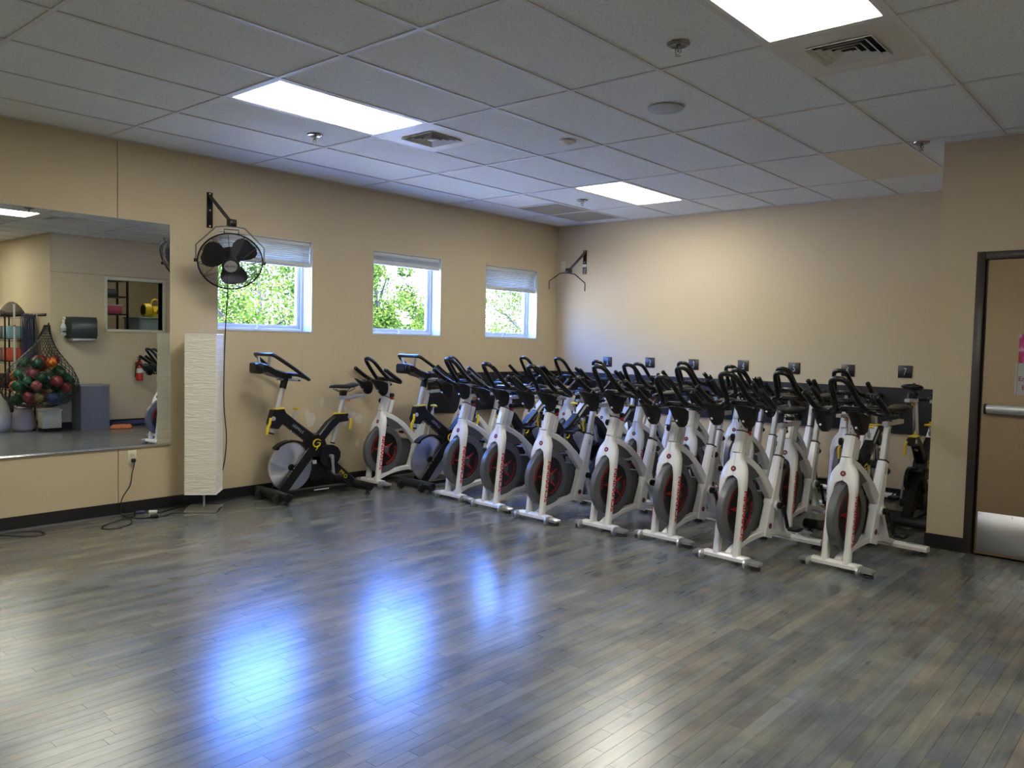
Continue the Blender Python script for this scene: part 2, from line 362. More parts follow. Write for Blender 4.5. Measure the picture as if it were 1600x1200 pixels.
# right wall (seen in the mirror) with a window into the store room
w = MB(); w.box((XR, YA, -.2), (XR+.15, 2.80, H+.05)); w.box((XR, 3.69, -.2), (XR+.15, YF+T, H+.05)); w.box((XR, 2.80, -.2), (XR+.15, 3.69, 1.545)); w.box((XR, 2.80, 2.325), (XR+.15, 3.69, H+.05))
wr_ = struct(w.build('wall_right', M['wall'], smooth=False))
struct(MB().box((XR+.15, YA, -.2), (XE, YA+.12, H+.05)).build('wall_alcove', M['wall'], smooth=False))
struct(MB().box((XE, YS-.2, -.2), (XE+.15, YF+T, H+.05)).build('wall_east', M['wall'], smooth=False))
struct(MB().box((0, YS-.2, -.2), (XE, YS, H+.05)).build('wall_back', M['wall'], smooth=False))
struct(MB().box((XR+.15, YF, -.2), (XE, YF+T, H+.05)).build('wall_store', M['wall'], smooth=False))
struct(MB().box((XC+.14, YF, -.2), (XR, YF+T, H+.05)).build('wall_light_block', M['wall'], smooth=False))  # unseen wall added to keep sky light from leaking around the door
# groove on the right wall, its shade painted as a dark strip
struct(MB().box((XR-.002, YA, 2.385), (XR, YC, 2.391)).build('groove_shade_strip', mat('joint_shadow_line', (.20,.16,.11), .8), smooth=False))
# baseboards
def base(name, lo, hi):
    x0, y0 = lo; x1, y1 = hi; h = .105
    b = MB().box((x0, y0, 0), (x1, y1, h)); 
    dx, dy = x1-x0, y1-y0
    return struct(b.build(name, M['black_base'], smooth=False))
base('baseboard_left', (0, YS), (.010, YF)); base('baseboard_far', (.010, YF-.010), (XC, YF)); base('baseboard_return', (XC-.010, YC-.01), (XC, YF-.010))
base('baseboard_door', (XC, YC-.010), (5.235, YC)); base('baseboard_door_2', (6.265, YC-.010), (XR, YC)); base('baseboard_right', (XR-.01, YA-.01), (XR, YC-.01)); base('baseboard_alcove', (XR, YA-.01), (XE, YA))
# cove toe strips of the left baseboard
struct(MB().prism([(0.010, 0), (.022, 0), (.012, .012), (.010, .014)], YS, YF-.01, 'y').build('trim_2', M['black_base'], smooth=False))
# black band on the walls behind the bikes
bd = thing('wall_band', 'black padded band running along the corner walls behind the bikes', 'wall band', (0, YF, .645))
MB().box((0, -(YF-3.45), 0), (.018, 0, .447)).build('band_panel', M['band'], bd, smooth=False)
MB().box((.018, -.018, 0), (XC-.001, 0, .447)).build('band_panel', M['band'], bd, smooth=False)
MB().bbox((0, -(YF-3.45)-.03, -.02), (.03, -(YF-3.45)-.0005, .467), .004).build('end_strip', M['black'], bd)

# ceiling slab, tiles, grid
ce = struct(MB().box((-T, YS-.2, H+.05), (XE+.15, YF+T, H+.25)).build('ceiling', mat('plenum_dark', (.2,.2,.2), .9), smooth=False))
F = .6096; LX = [0.0] + [.4951 + i*F for i in range(16)]; LX = [v for v in LX if v < XE] + [XE]
TY = [(k-2)*2*F for k in range(-3, 7)]; TY = [YS] + [v for v in TY if v > YS+.1] + [YF]
def xi(i): return .4951 + (i-1)*F
lights = [(xi(3), 0.0), (xi(8), 0.0), (xi(3), 6*F), (xi(3), -6*F), (xi(13), 0.0)]
vents = [(xi(3), 2*F), (xi(8), 2*F)]; beige = [(xi(7), 6*F)]; grilles = [(xi(1), 7*F), (xi(1), 8*F)]
def is_at(l, x, y, tol=.02): return any(abs(a-x) < tol and abs(b-y) < tol for a, b in l)
tiles = {}
def tile(x0, y0, x1, y1):
    # clip to the room plan
    if x0 >= XC-.01 and x1 <= XR+.2 and y0 >= YC: return
    if x0 >= XR and y0 >= YA+.1: pass
    x0 -= .006; y0 -= .006; x1 += .006; y1 += .006
    key = (round(x1-x0, 3), round(y1-y0, 3))
    if key not in tiles:
        a, b = key; g = .0; r = .0015
        tiles[key] = MB().loft([[(g,g,.03),(a-g,g,.03),(a-g,b-g,.03),(g,b-g,.03)], [(g,g,.006),(a-g,g,.006),(a-g,b-g,.006),(g,b-g,.006)], [(r,r,.0),(a-r,r,.0),(a-r,b-r,.0),(r,b-r,.0)]]).build('ceiling_tile', M['tile'], ce, smooth=False)
        tiles[key].location = (x0, y0, H+.0066); return
    o = tiles[key].copy(); C.objects.link(o); o.location = (x0, y0, H+.0066)
G_ = .012
for i in range(len(LX)-1):
    for j in range(len(TY)-1):
        x0, x1, y0, y1 = LX[i], LX[i+1], TY[j], TY[j+1]
        if is_at(lights, x0, y0): continue
        if is_at(vents, x0, y0): tile(x0+G_, y0+F+G_, x1-G_, y1-G_); continue
        if is_at(beige, x0, y0): continue
        if abs(x0-xi(1)) < .02 and abs(y0-6*F) < .02: tile(x0+G_, y0+G_, x1-G_, y0+F-G_); continue
        if abs(x0-xi(1)) < .02 and abs(y0-8*F) < .02: tile(x0+G_, y0+F+G_, x1-G_, y1-.001); continue
        if x0 < XC < x1 and y1 > YC+.05:
            if y0 < YC: tile(x0+G_, y0+G_, x1-G_, YC); tile(x0+G_, YC, XC, y1-(0 if j == len(TY)-2 else G_))
            else: tile(x0+G_, y0+G_, XC, y1-(0 if j == len(TY)-2 else G_))
            continue
        if x0 >= XC and x0 < XR and y1 > YC:
            if y0 < YC: tile(x0+G_, y0+G_, min(x1-G_, 99), YC)
            continue
        tile(x0+(G_ if i else 0), y0+(G_ if j else 0), x1-(G_ if i < len(LX)-2 else 0), y1-(G_ if j < len(TY)-2 else 0))
# grid: main runners along y, cross tees along x
runs = {}
for i, xx in enumerate(LX[1:-1]):
    y1 = YF if xx < XC else (YC if xx < XR else YF)
    MB().box((xx-G_, YS, H), (xx+G_, y1, H+.006)).build('grid_runner', M['grid'], ce, smooth=False)
tee = None
def cross(x0, x1, y, parent=ce):
    global tee
    key = round(x1-x0, 3)
    if key not in runs: runs[key] = MB().box((0, -G_, 0), (x1-x0, G_, .0055)).build('cross_tee', M['grid'], ce, smooth=False); runs[key].location = (x0, y, H)
    else: o = runs[key].copy(); C.objects.link(o); o.location = (x0, y, H)
for i in range(len(LX)-1):
    for y in TY[1:-1]:
        if LX[i] >= XC-.1 and LX[i] < XR and y > YC: continue
        cross(LX[i]+(G_ if i else 0), LX[i+1]-(G_ if i < len(LX)-2 else 0), y)
for (a, b) in vents: cross(a+G_, a+F-G_, b+F)
for y in (7*F, 9*F): cross(xi(1)+G_, xi(2)-G_, y)
# wall angle
struct(MB().box((0, YS, H-.001), (.022, YF, H+.007)).build('trim_3', M['grid'], smooth=False))
struct(MB().box((.022, YF-.022, H-.001), (XC, YF, H+.007)).build('trim_4', M['grid'], smooth=False))
struct(MB().box((XC-.0, YC-.022, H-.001), (XR, YC, H+.007)).build('trim_5', M['grid'], smooth=False))

# troffers
llab = ['bright ceiling light panel nearest the wall fan', 'bright ceiling light panel cut off by the top edge of the photo', 'smallest bright ceiling light, near the far wall']
for q, (x0, y0) in enumerate(lights):
    t = thing('ceiling_light', llab[q] if q < 3 else ['light panel behind the viewpoint above the mirror wall','light panel over the alcove behind the viewpoint'][q-3], 'ceiling light', (x0+F/2, y0+F, H), 0, 'ceiling light panels')
    a, b = F/2-G_, F-G_
    f = MB(); r = .028
    for s in (-1, 1):
        f.bbox((min(s*a, s*(a-r)), -b, .001), (max(s*a, s*(a-r)), b, .012), .002); f.bbox((-a+r, min(s*b, s*(b-r)), .001), (a-r, max(s*b, s*(b-r)), .012), .002)
    f.build('frame', M['ltrim'], t)
    MB().box((-a+r, -b+r, .006), (a-r, b-r, .010)).build('diffuser', M['diffuser'], t, smooth=False)
    MB().box((-a, -b, .013), (a, b, .045)).build('housing', M['ltrim'], t, smooth=False)
# supply diffusers: stepped square blades
for q, (x0, y0) in enumerate(vents):
    t = thing('ceiling_vent', ['square louvred air vent beside the light panel near the fan', 'large square louvred air vent beside the cut-off light panel'][q], 'vent', (x0+F/2, y0+F/2, H), 0, 'square ceiling vents')
    a = F/2-G_; f = MB(); r = .155
    for s in (-1, 1): f.box((min(s*a, s*r), -a, .001), (max(s*a, s*r), a, .008)); f.box((-r, min(s*a, s*r), .001), (r, max(s*a, s*r), .008))
    f.build('panel', M['vent'], t, smooth=False)
    MB().box((-r, -r, .030), (r, r, .040)).build('duct', M['dark'], t, smooth=False)
    for k in range(4):
        ro = .163 - k*.036; ri = ro - .019; zo, zi = -.010, .005; f = MB()
        def sq(h, z): return [(-h,-h,z),(h,-h,z),(h,h,z),(-h,h,z)]
        v = sq(ro, zo) + sq(ri, zi) + sq(ri, zi+.003) + sq(ro, zo+.003)
        fs = []
        for j in range(4):
            n = (j+1) % 4
            fs += [(j,n,4+n,4+j),(4+j,4+n,8+n,8+j),(8+j,8+n,12+n,12+j),(12+j,12+n,n,j)]
        f.add(v, fs).build('blade', M['vent_w'], t, smooth=False)
    MB().box((-.022,-.022,-.012), (.022,.022,-.008)).build('centre_plate', M['vent_w'], t, smooth=False)
# beige panel & tan return grilles
o = MB().box((-F/2+G_, -F+G_, .001), (F/2-G_, F-G_, .02)).build('ceiling_panel', M['panel_b'], smooth=False); o.location = (xi(7)+F/2, 7*F, H)
tag(o, 'discoloured beige panel in the ceiling near the door-side column', 'ceiling panel')
for q, (x0, y0) in enumerate(grilles):
    t = thing('return_grille', ['tan square ceiling grille farther from the far corner', 'tan square ceiling grille closer to the far corner'][q], 'vent', (x0+F/2, y0+F/2, H), 0, 'tan ceiling grilles')
    a = F/2-G_; f = MB()
    for s in (-1, 1): f.box((min(s*a, s*(a-.02)), -a, .0), (max(s*a, s*(a-.02)), a, .006)); f.box((-a+.02, min(s*a, s*(a-.02)), .0), (a-.02, max(s*a, s*(a-.02)), .006))
    f.build('frame', M['grille'], t, smooth=False)
    MB().box((-a+.02, -a+.02, .008), (a-.02, a-.02, .012)).build('backing', M['grille'], t, smooth=False)
    f = MB(); 
    for k in range(1, 22): yy = -a + k*2*a/22; f.box((-a+.02, yy-.004, .001), (a-.02, yy+.004, .008))
    tag(f.build('louvres', M['grille'], t, smooth=False), kind='stuff')
# sprinklers, speaker, smoke detector
def sprinkler(x, y, lab):
    t = thing('sprinkler', lab, 'sprinkler', (x, y, H), 0, 'ceiling sprinklers')
    MB().lathe([(.058, .002), (.055, -.006), (.042, -.010), (.030, -.004), (.012, -.004)], 24).build('escutcheon', M['spr'], t)
    MB().lathe([(.012, -.004), (.012, -.022), (.006, -.024), (.006, -.04)], 12).build('body', M['spr'], t)
    f = MB(); f.tube([(-.014,0,-.02),(-.016,0,-.04),(0,0,-.056)], .003, 6).tube([(.014,0,-.02),(.016,0,-.04),(0,0,-.056)], .003, 6); f.build('yoke', M['spr'], t)
    MB().lathe([(.018, -.056), (.018, -.058)], 16).build('deflector', M['spr'], t)
sprinkler(4.434, .929, 'large nearest sprinkler left of the top light panel')
sprinkler(1.389, .925, 'sprinkler in the tile under the panel nearest the fan')
sprinkler(1.423, 4.269, 'small sprinkler beside the farthest light panel')
sprinkler(4.86, 3.70, 'sprinkler beside the top of the door-side column')
o = MB().lathe([(.115, .003), (.115, -.004), (.108, -.009), (.03, -.011), (.002, -.011)], 40).build('ceiling_speaker', mat('speaker_grille_white', (.50,.52,.52), .6, bump=.5, bscale=500)); o.location = (3.821, 1.858, H); tag(o, 'round flat white speaker grille in the ceiling', 'speaker')
t = thing('smoke_detector', 'small round cream cover in the middle of the ceiling', 'detector', (2.802, 2.178, H))
MB().lathe([(.062, .003), (.062, -.008), (.05, -.014), (.002, -.016)], 32).build('cover', M['vent'], t); MB().lathe([(.022, -.016), (.020, -.022), (.002, -.023)], 20).build('sensor_cap', M['vent'], t)

# ------------------------------------------------------------------ windows
def window(idx, a, b, drop):
    wn = bpy.data.objects.new('window_%d' % idx, None); C.objects.link(wn); wn.location = (0, a, WZ0); struct(wn)
    Wd, Hh = b-a, WZ1-WZ0; f = MB()
    f.box((-.235, 0, 0), (.004, .006, Hh)); f.box((-.235, Wd-.006, 0), (.004, Wd, Hh)); f.box((-.235, .006, Hh-.006), (.004, Wd-.006, Hh)); f.box((-.235, .006, 0), (.006, Wd-.006, .010))
    f.build('reveal', M['trim'], wn, smooth=False)
    x0, x1 = -.205, -.135
    f = MB(); w = .028
    f.bbox((x0, .006, .010), (x1, .006+w, Hh-.006), .003).bbox((x0, Wd-.006-w, .010), (x1, Wd-.006, Hh-.006), .003).bbox((x0, .006+w, .010), (x1, Wd-.006-w, .010+w), .003).bbox((x0, .006+w, Hh-.006-w), (x1, Wd-.006-w, Hh-.006), .003)
    f.build('frame', M['trim'], wn)
    f = MB(); s0 = .006+w; s1 = s0+.034; z0 = .010+w; z1 = z0+.03
    f.bbox((-.190, s0, z0), (-.150, s1, Hh-.034), .004).bbox((-.190, Wd-s1, z0), (-.150, Wd-s0, Hh-.034), .004).bbox((-.190, s1, z0), (-.150, Wd-s1, z1), .004).bbox((-.190, s1, Hh-.066), (-.150, Wd-s1, Hh-.034), .004)
    f.build('sash', M['trim'], wn)
    MB().add([(-.172,s1,z1),(-.172,Wd-s1,z1),(-.172,Wd-s1,Hh-.066),(-.172,s1,Hh-.066)],[(0,1,2,3)]).build('pane', M['glass'], wn, smooth=False)
    f = MB(); f.bbox((-.135, Wd*.45, .012), (-.100, Wd*.45+.09, .024), .004).bbox((-.128, Wd*.45+.02, .024), (-.112, Wd*.45+.035, .05), .003)
    f.build('crank_handle', M['steel'], wn)
    # cellular shade
    t = thing('cellular_shade', ['pleated white shade partly lowered in the window behind the fan', 'pleated shade gathered at the top of the middle window', 'pleated shade lowered a third in the window nearest the corner'][idx-1], 'window shade', (-.035, a+Wd/2, WZ1-.007), 0, 'pleated window shades')
    hw = Wd/2-.012
    MB().bbox((-.022, -hw, -.045), (.022, hw, 0), .006).build('headrail', M['trim'], t)
    zb = -(WZ1-.007-drop)     # bottom of the shade
    nP = max(3, int((-zb-.09)/.0165)); secs = []; P = []
    for k in range(nP*2+1):
        z = -.045 + (zb+.045+.045)*k/(nP*2); P.append((.018 if k % 2 else -.001, z))
    sh = [(x, z) for x, z in P] + [(-.006-x, z) for x, z in reversed(P)]
    # pleated sheet front and back
    f = MB(); n = len(P)
    f.add([(x, -hw+.004, z) for x, z in P] + [(x, hw-.004, z) for x, z in P], [(i, i+1, n+i+1, n+i) for i in range(n-1)])
    f.add([(-x-.004, -hw+.004, z) for x, z in P] + [(-x-.004, hw-.004, z) for x, z in P], [(i, i+1, n+i+1, n+i) for i in range(n-1)])
    f.build('pleated_fabric', M['shade'], t, smooth=False)
    MB().bbox((-.020, -hw+.002, zb), (.020, hw-.002, zb+.045), .006).build('bottom_rail', M['trim'], t)
    MB().tube([(.026, hw-.09, -.03), (.030, hw-.09, zb), (.032, hw-.092, -.9), (.034+.012, hw-.10, -1.35 if idx != 2 else -1.1)], .0016, 5).build('pull_cord', mat('thin_cord', (.55,.5,.42), .8), t)
    return wn
window(1, *WIN[0], 2.115); window(2, *WIN[1], 2.225); window(3, *WIN[2], 2.075)

# ------------------------------------------------------------------ outside
gd = struct(MB().box((-70, -30, -.4), (-T, 90, -.25)).build('ground_outside', mat('sunlit_paving', (.58,.54,.46), .9, var=.15, vscale=.4), smooth=False))
def leafy(name, lab, c, rx, rz, n, trunk_h, seed, lean=0, cat='tree', size=.040):
    rd = random.Random(seed); t = thing(name, lab, cat, (c[0], c[1], -.25))
    f = MB(); top = trunk_h
    f.tube([(0,0,0), (.05,.02,top*.5), (lean,.1,top), (lean*1.5,.0,top+rz*.9)], [.16,.12,.09,.03], 8)
    br = []
    for k in range(9):
        a = rd.uniform(0, 2*PI); z = top*rd.uniform(.7, 1.0)+rz*rd.uniform(-.2, .8); q = (math.cos(a)*rx*rd.uniform(.5,.85), math.sin(a)*rx*rd.uniform(.5,.85), z+rd.uniform(.2,.6)); br.append(q)
        f.tube([(0,0,z*.75), (q[0]*.5,q[1]*.5,z), q], [.06,.04,.015], 6)
    f.build('trunk', M['bark'], t)
    clumps = []
    for k in range(64):
        while True:
            p = Vector((rd.uniform(-1,1), rd.uniform(-1,1), rd.uniform(-1,1)))
            if .25 < p.length < 1: break
        clumps.append((Vector((p.x*rx, p.y*rx, trunk_h + rz*.35 + p.z*rz)), rd.uniform(.26, .52)*rx*.60))
    V = []; Fc = []
    for k in range(n):
        cc, cr = clumps[rd.randrange(len(clumps))]
        d = Vector((rd.gauss(0,1), rd.gauss(0,1), rd.gauss(0,.8))); d = d.normalized()*cr*rd.uniform(.45,1.1); p = cc + d
        u = Vector((rd.gauss(0,1), rd.gauss(0,1), rd.gauss(0,.6))).normalized(); v = u.orthogonal().normalized(); s = size*rd.uniform(.7,1.3)
        i = len(V); V += [tuple(p-u*s), tuple(p+v*s*.5), tuple(p+u*s), tuple(p-v*s*.5)]; Fc.append((i,i+1,i+2,i+3))
    me = bpy.data.meshes.new('foliage'); me.from_pydata(V, [], Fc); me.materials.append(M['leaf']); o = bpy.data.objects.new('foliage', me); C.objects.link(o); o.parent = t; o['kind'] = 'stuff'
leafy('shade_tree', 'sunlit green tree seen through the window behind the fan', (-8.5, 6.6), 2.1, 1.9, 30000, 1.2, 1, cat='tree')
leafy('shade_tree', 'bright green tree at the left of the middle window', (-9.0, 10.1), 1.2, 1.9, 20000, 1.4, 2)
leafy('shade_tree', 'bright green tree at the right of the middle window', (-9.5, 12.5), 1.15, 1.5, 16000, .9, 3)
leafy('shade_tree', 'dense green tree filling the window nearest the corner', (-9.8, 16.8), 2.3, 2.2, 32000, 1.3, 4)

# ------------------------------------------------------------------ door
dr = bpy.data.objects.new('door_1', None); C.objects.link(dr); dr.location = (5.235, YC, 0); struct(dr)
f = MB(); f.bbox((0, -.012, 0), (.055, .14, 2.165), .003).bbox((.91, -.012, 0), (.965, .14, 2.165), .003).bbox((.055, -.012, 2.11), (.91, .14, 2.165), .003)
f.box((.055, .045, 0), (.070, .14, 2.11)); f.box((.895, .045, 0), (.91, .14, 2.11)); f.box((.07, .045, 2.095), (.895, .14, 2.11))
f.build('door_frame', M['dframe'], dr)
MB().bbox((.074, .000, .012), (.908, .044, 2.106), .003).build('door_leaf', M['door'], dr)
f = MB().bbox((.086, -.004, .030), (.895, -.0005, .315), .001); f.build('kick_plate', M['steel'], dr)
f = MB()
for x in (.10, .30, .49, .69, .88):
    for z in (.045, .30): f.lathe([(.005, -.0042), (.005, -.0062), (.001, -.0068)], 8, axis='y', M=Matrix.Translation((x, 0, z)))
f.build('screws', M['steel'], dr)['kind'] = 'stuff'
pb = MB().bbox((.100, -.055, 1.025), (.86, -.010, 1.085), .012).build('push_bar', M['alu'], dr); MB().bbox((.096, -.058, 1.020), (.112, 0, 1.090), .004).build('bar_end', M['black'], pb); MB().lathe([(.009, -.056), (.009, -.059), (.001, -.06)], 10, axis='y', M=Matrix.Translation((.30, 0, 1.055))).build('key_slot', M['steel'], pb)
# papers on the door
def flat(name, x0, z0, x1, z1, m, parent, y=-.0015, th=.0012): return MB().box((x0, y-th, z0), (x1, y, z1)).build(name, m, parent, smooth=False)
def poster_mat():
    m = mat('pink_printed_poster', (.6,.1,.2), .35); n = m.node_tree; b = n.nodes['Principled BSDF']; v = n.nodes.new('ShaderNodeTexNoise'); v.inputs['Scale'].default_value = 14; ge = n.nodes.new('ShaderNodeNewGeometry'); n.links.new(ge.outputs['Position'], v.inputs['Vector'])
    r = n.nodes.new('ShaderNodeValToRGB'); n.links.new(v.outputs['Fac'], r.inputs[0]); E_ = r.color_ramp.elements; E_[0].position = .42; E_[0].color = (.42,.03,.05,1); E_[1].position = .62; E_[1].color = (.62,.35,.50,1); q = E_.new(.52); q.color = (.45,.05,.25,1)
    n.links.new(r.outputs[0], b.inputs['Base Color']); return m
ps = thing('pink_poster', 'pink and red printed poster taped to the door', 'poster', (5.52, YC-.0004, 1.385)); flat('sheet', 0, 0, .22, .20, poster_mat(), ps)
nt_ = thing('door_notice', 'white notice in a clear sleeve on the door with dark red letters', 'notice', (5.506, YC-.0004, 1.162)); flat('sheet', 0, 0, .28, .228, mat('notice_sheet', (.42,.42,.42), .22), nt_)
f = MB(); text(f, 'Em', (.022, -.0030, .098), (1,0,0), (0,0,1), .045, 1., .01, center=False); text(f, 'E', (.045, -.0030, .038), (1,0,0), (0,0,1), .045, 1., .01, center=False); f.build('lettering', M['roundel'], nt_, smooth=False)
f = MB(); f.box((.01,-.0045,.0),(.014,-.003,.228)).box((.0,-.0045,.118),(.03,-.003,.121)); f.build('sleeve_edge', M['chrome'], nt_, smooth=False)
# chips in the paint by the door
for (px, pz, s) in [(5.021,.935,.011),(5.007,.772,.008),(5.117,.501,.007),(5.124,.35,.007),(5.193,.51,.006)]:
    f = MB().prism([(s*math.cos(a)*1.3, s*.6*math.sin(a+.3*k)) for k, a in enumerate([0,1.1,2.2,3.2,4.3,5.3])], -.0008, 0, 'y'); o = f.build('paint_chip', M['patch'], wd_, smooth=False); o.location = (px, YC, pz)

# ------------------------------------------------------------------ mirror on the left wall
mr = thing('wall_mirror', 'large frameless mirror on the left wall reflecting the gym', 'mirror', (0, 0, .548)); 
mr.rotation_euler = (0, math.radians(-.10), 0)
MB().box((.002, -3.6, 0), (.010, .497, 1.806)).build('mirror_glass', M['mirror'], mr, smooth=False)
f = MB().bbox((.001, -3.6, -.012), (.016, .497, -.0005), .002); f.bbox((.010, -3.6, -.0005), (.016, .497, .006), .001); f.build('bottom_channel', M['chrome'], mr)
f = MB().box((.001, .4972, 0), (.011, .5005, 1.806)); f.build('polished_edge', mat('glass_edge', (.75,.68,.5), .2), mr, smooth=False)

# ------------------------------------------------------------------ spackle patches on the wall
rp_ = random.Random(5)
for pi_, (py, pz, ry, rz) in enumerate([(1.89,.655,.055,.075),(1.85,.72,.025,.05),(2.021,.837,.022,.048),(2.36,.68,.085,.045),(2.27,.73,.05,.06),(2.47,.645,.05,.05),(2.30,.63,.03,.05),(2.132,.466,.04,.05),(2.457,.389,.025,.035),(2.56,.41,.02,.05),(3.9,.42,.03,.03)]):
    N = 14; pts = [(ry*math.cos(2*PI*k/N)*rp_.uniform(.72,1.2), rz*math.sin(2*PI*k/N)*rp_.uniform(.72,1.2)) for k in range(N)]
    o = MB().add([(.0008+.0003*pi_,0,0)]+[(.0008+.0003*pi_,a_,b_) for a_,b_ in pts]+[(0,a_*1.04,b_*1.04) for a_,b_ in pts], [(0,k+1,(k+1)%N+1) for k in range(N)]+[(k+1,N+k+1,N+(k+1)%N+1,(k+1)%N+1) for k in range(N)]).build('spackle_patch', M['patch'], wl, smooth=False); o.location = (0, py, pz)

# outlets
def outlet(loc, rz, lab, plugged):
    t = thing('wall_outlet', lab, 'outlet', loc, rz, None)
    MB().bbox((-.036, 0, -.058), (.036, .006, .058), .003).build('cover_plate', M['plate'], t)
    for z in (-.026, .026):
        rc = MB().bbox((-.017, .006, z-.015), (.017, .008, z+.015), .003).build('receptacle', M['plate'], t)
        if not plugged or z < 0:
            f = MB(); f.box((-.008,.008,z-.004),(-.006,.0085,z+.006)).box((.006,.008,z-.004),(.008,.0085,z+.005)).cyl((0,.008,z-.009),(0,.0085,z-.009),.0025,8); f.build('slots', M['dark'], rc, smooth=False)
    return t
outlet((0, .186, .462), -PI/2, 'cream wall outlet below the mirror with a black plug in it', True)
outlet((.105, YF, 2.45), PI, 'cream wall outlet high on the far wall by the corner', False)

# ------------------------------------------------------------------ number plates on the far wall
mp = mat('dark_number_plate', (.022,.018,.018), .4); mt = mat('number_print', (.55,.60,.62), .5)
words = {1:'one',2:'two',3:'three',4:'four',5:'five',6:'six',7:'seven'}
for k, (cx_, cz_) in enumerate([(.834,1.236),(1.445,1.245),(2.022,1.243),(2.628,1.250),(3.198,1.243),(3.752,1.240),(4.291,1.250)], 1):
    t = thing('number_plate', 'square black wall plate with the number %s' % words[k], 'sign', (cx_, YF, cz_), 0, 'numbered wall plates')
    MB().bbox((-.064, -.008, -.060), (.064, 0, .060), .002).build('plate', mp, t)
    f = MB(); text(f, str(k), (0, -.0085, -.036), (1,0,0), (0,0,1), .105, .62, -.012)
    if k in (1, 4): f.box((-.014,-.0095,-.037),(.016,-.0085,-.032))
    f.build('numeral', mt, t, smooth=False)

# ================================================================== white indoor cycle
def ring_pts(cy, cz, r, n, a0=0, a1=2*PI): return [(cy+r*math.cos(a0+(a1-a0)*k/n), cz+r*math.sin(a0+(a1-a0)*k/n)) for k in range(n+1)]
def annulus(mb, cy, cz, ri, ro, x0, x1, n=40, ch=.006):
    secs = []
    for k in range(n):
        c, s = math.cos(2*PI*k/n), math.sin(2*PI*k/n)
        pr = [(x0, ri), (x0, ro-ch), (x0+ch, ro), (x1-ch, ro), (x1, ro-ch), (x1, ri)]
        secs.append([(x, cy+r*c, cz+r*s) for x, r in pr])
    secs.append(secs[0]); return mb.loft(secs, caps=False)
def saddle(t, y, z):
    f = MB(); secs = []
    for (yy, hw, dz, th) in [(-.150,.010,-.004,.014),(-.140,.020,.002,.026),(-.09,.026,.004,.034),(-.03,.034,.002,.040),(.03,.058,.0,.044),(.08,.082,.008,.046),(.115,.084,.016,.044),(.135,.070,.018,.034),(.145,.045,.016,.020)]:
        q = []
        for k in range(14):
            a = 2*PI*k/14; q.append((hw*math.cos(a)*(1 if abs(math.cos(a))>.1 else 1), y+yy, z+dz+th*.5*math.sin(a)*(1 if math.sin(a) > 0 else .9)))
        secs.append(q)
    f.loft(secs); s = f.build('saddle', M['black'], t, ang=60)
    f = MB()
    for sx_ in (-1, 1): f.tube(smoothpath([(sx_*.018, y-.10, z-.015), (sx_*.02, y-.04, z-.045), (sx_*.022, y+.05, z-.045), (sx_*.035, y+.11, z-.012)], 4), .0035, 6)
    f.bbox((-.03, y-.02, z-.062), (.03, y+.03, z-.036), .006); f.build('saddle_rails', M['black'], s); return s
def knob(t, name, p, d, r, m, lab=None, L_=.035):
    P = Vector(p); D = Vector(d).normalized(); k = D.orthogonal().normalized(); w = D.cross(k); f = MB()
    f.cyl(P, P+D*L_*.6, r*.35, 8); secs = []
    for h, rr in [(L_*.6, r*.8), (L_*.7, r), (L_*1.15, r), (L_*1.3, r*.75)]:
        secs.append([tuple(P+D*h+(k*math.cos(2*PI*i/16)+w*math.sin(2*PI*i/16))*rr*(1 if i % 2 else .86)) for i in range(16)])
    f.loft(secs); o = f.build(name, m, t)
    if lab: o['label'] = lab
    return o
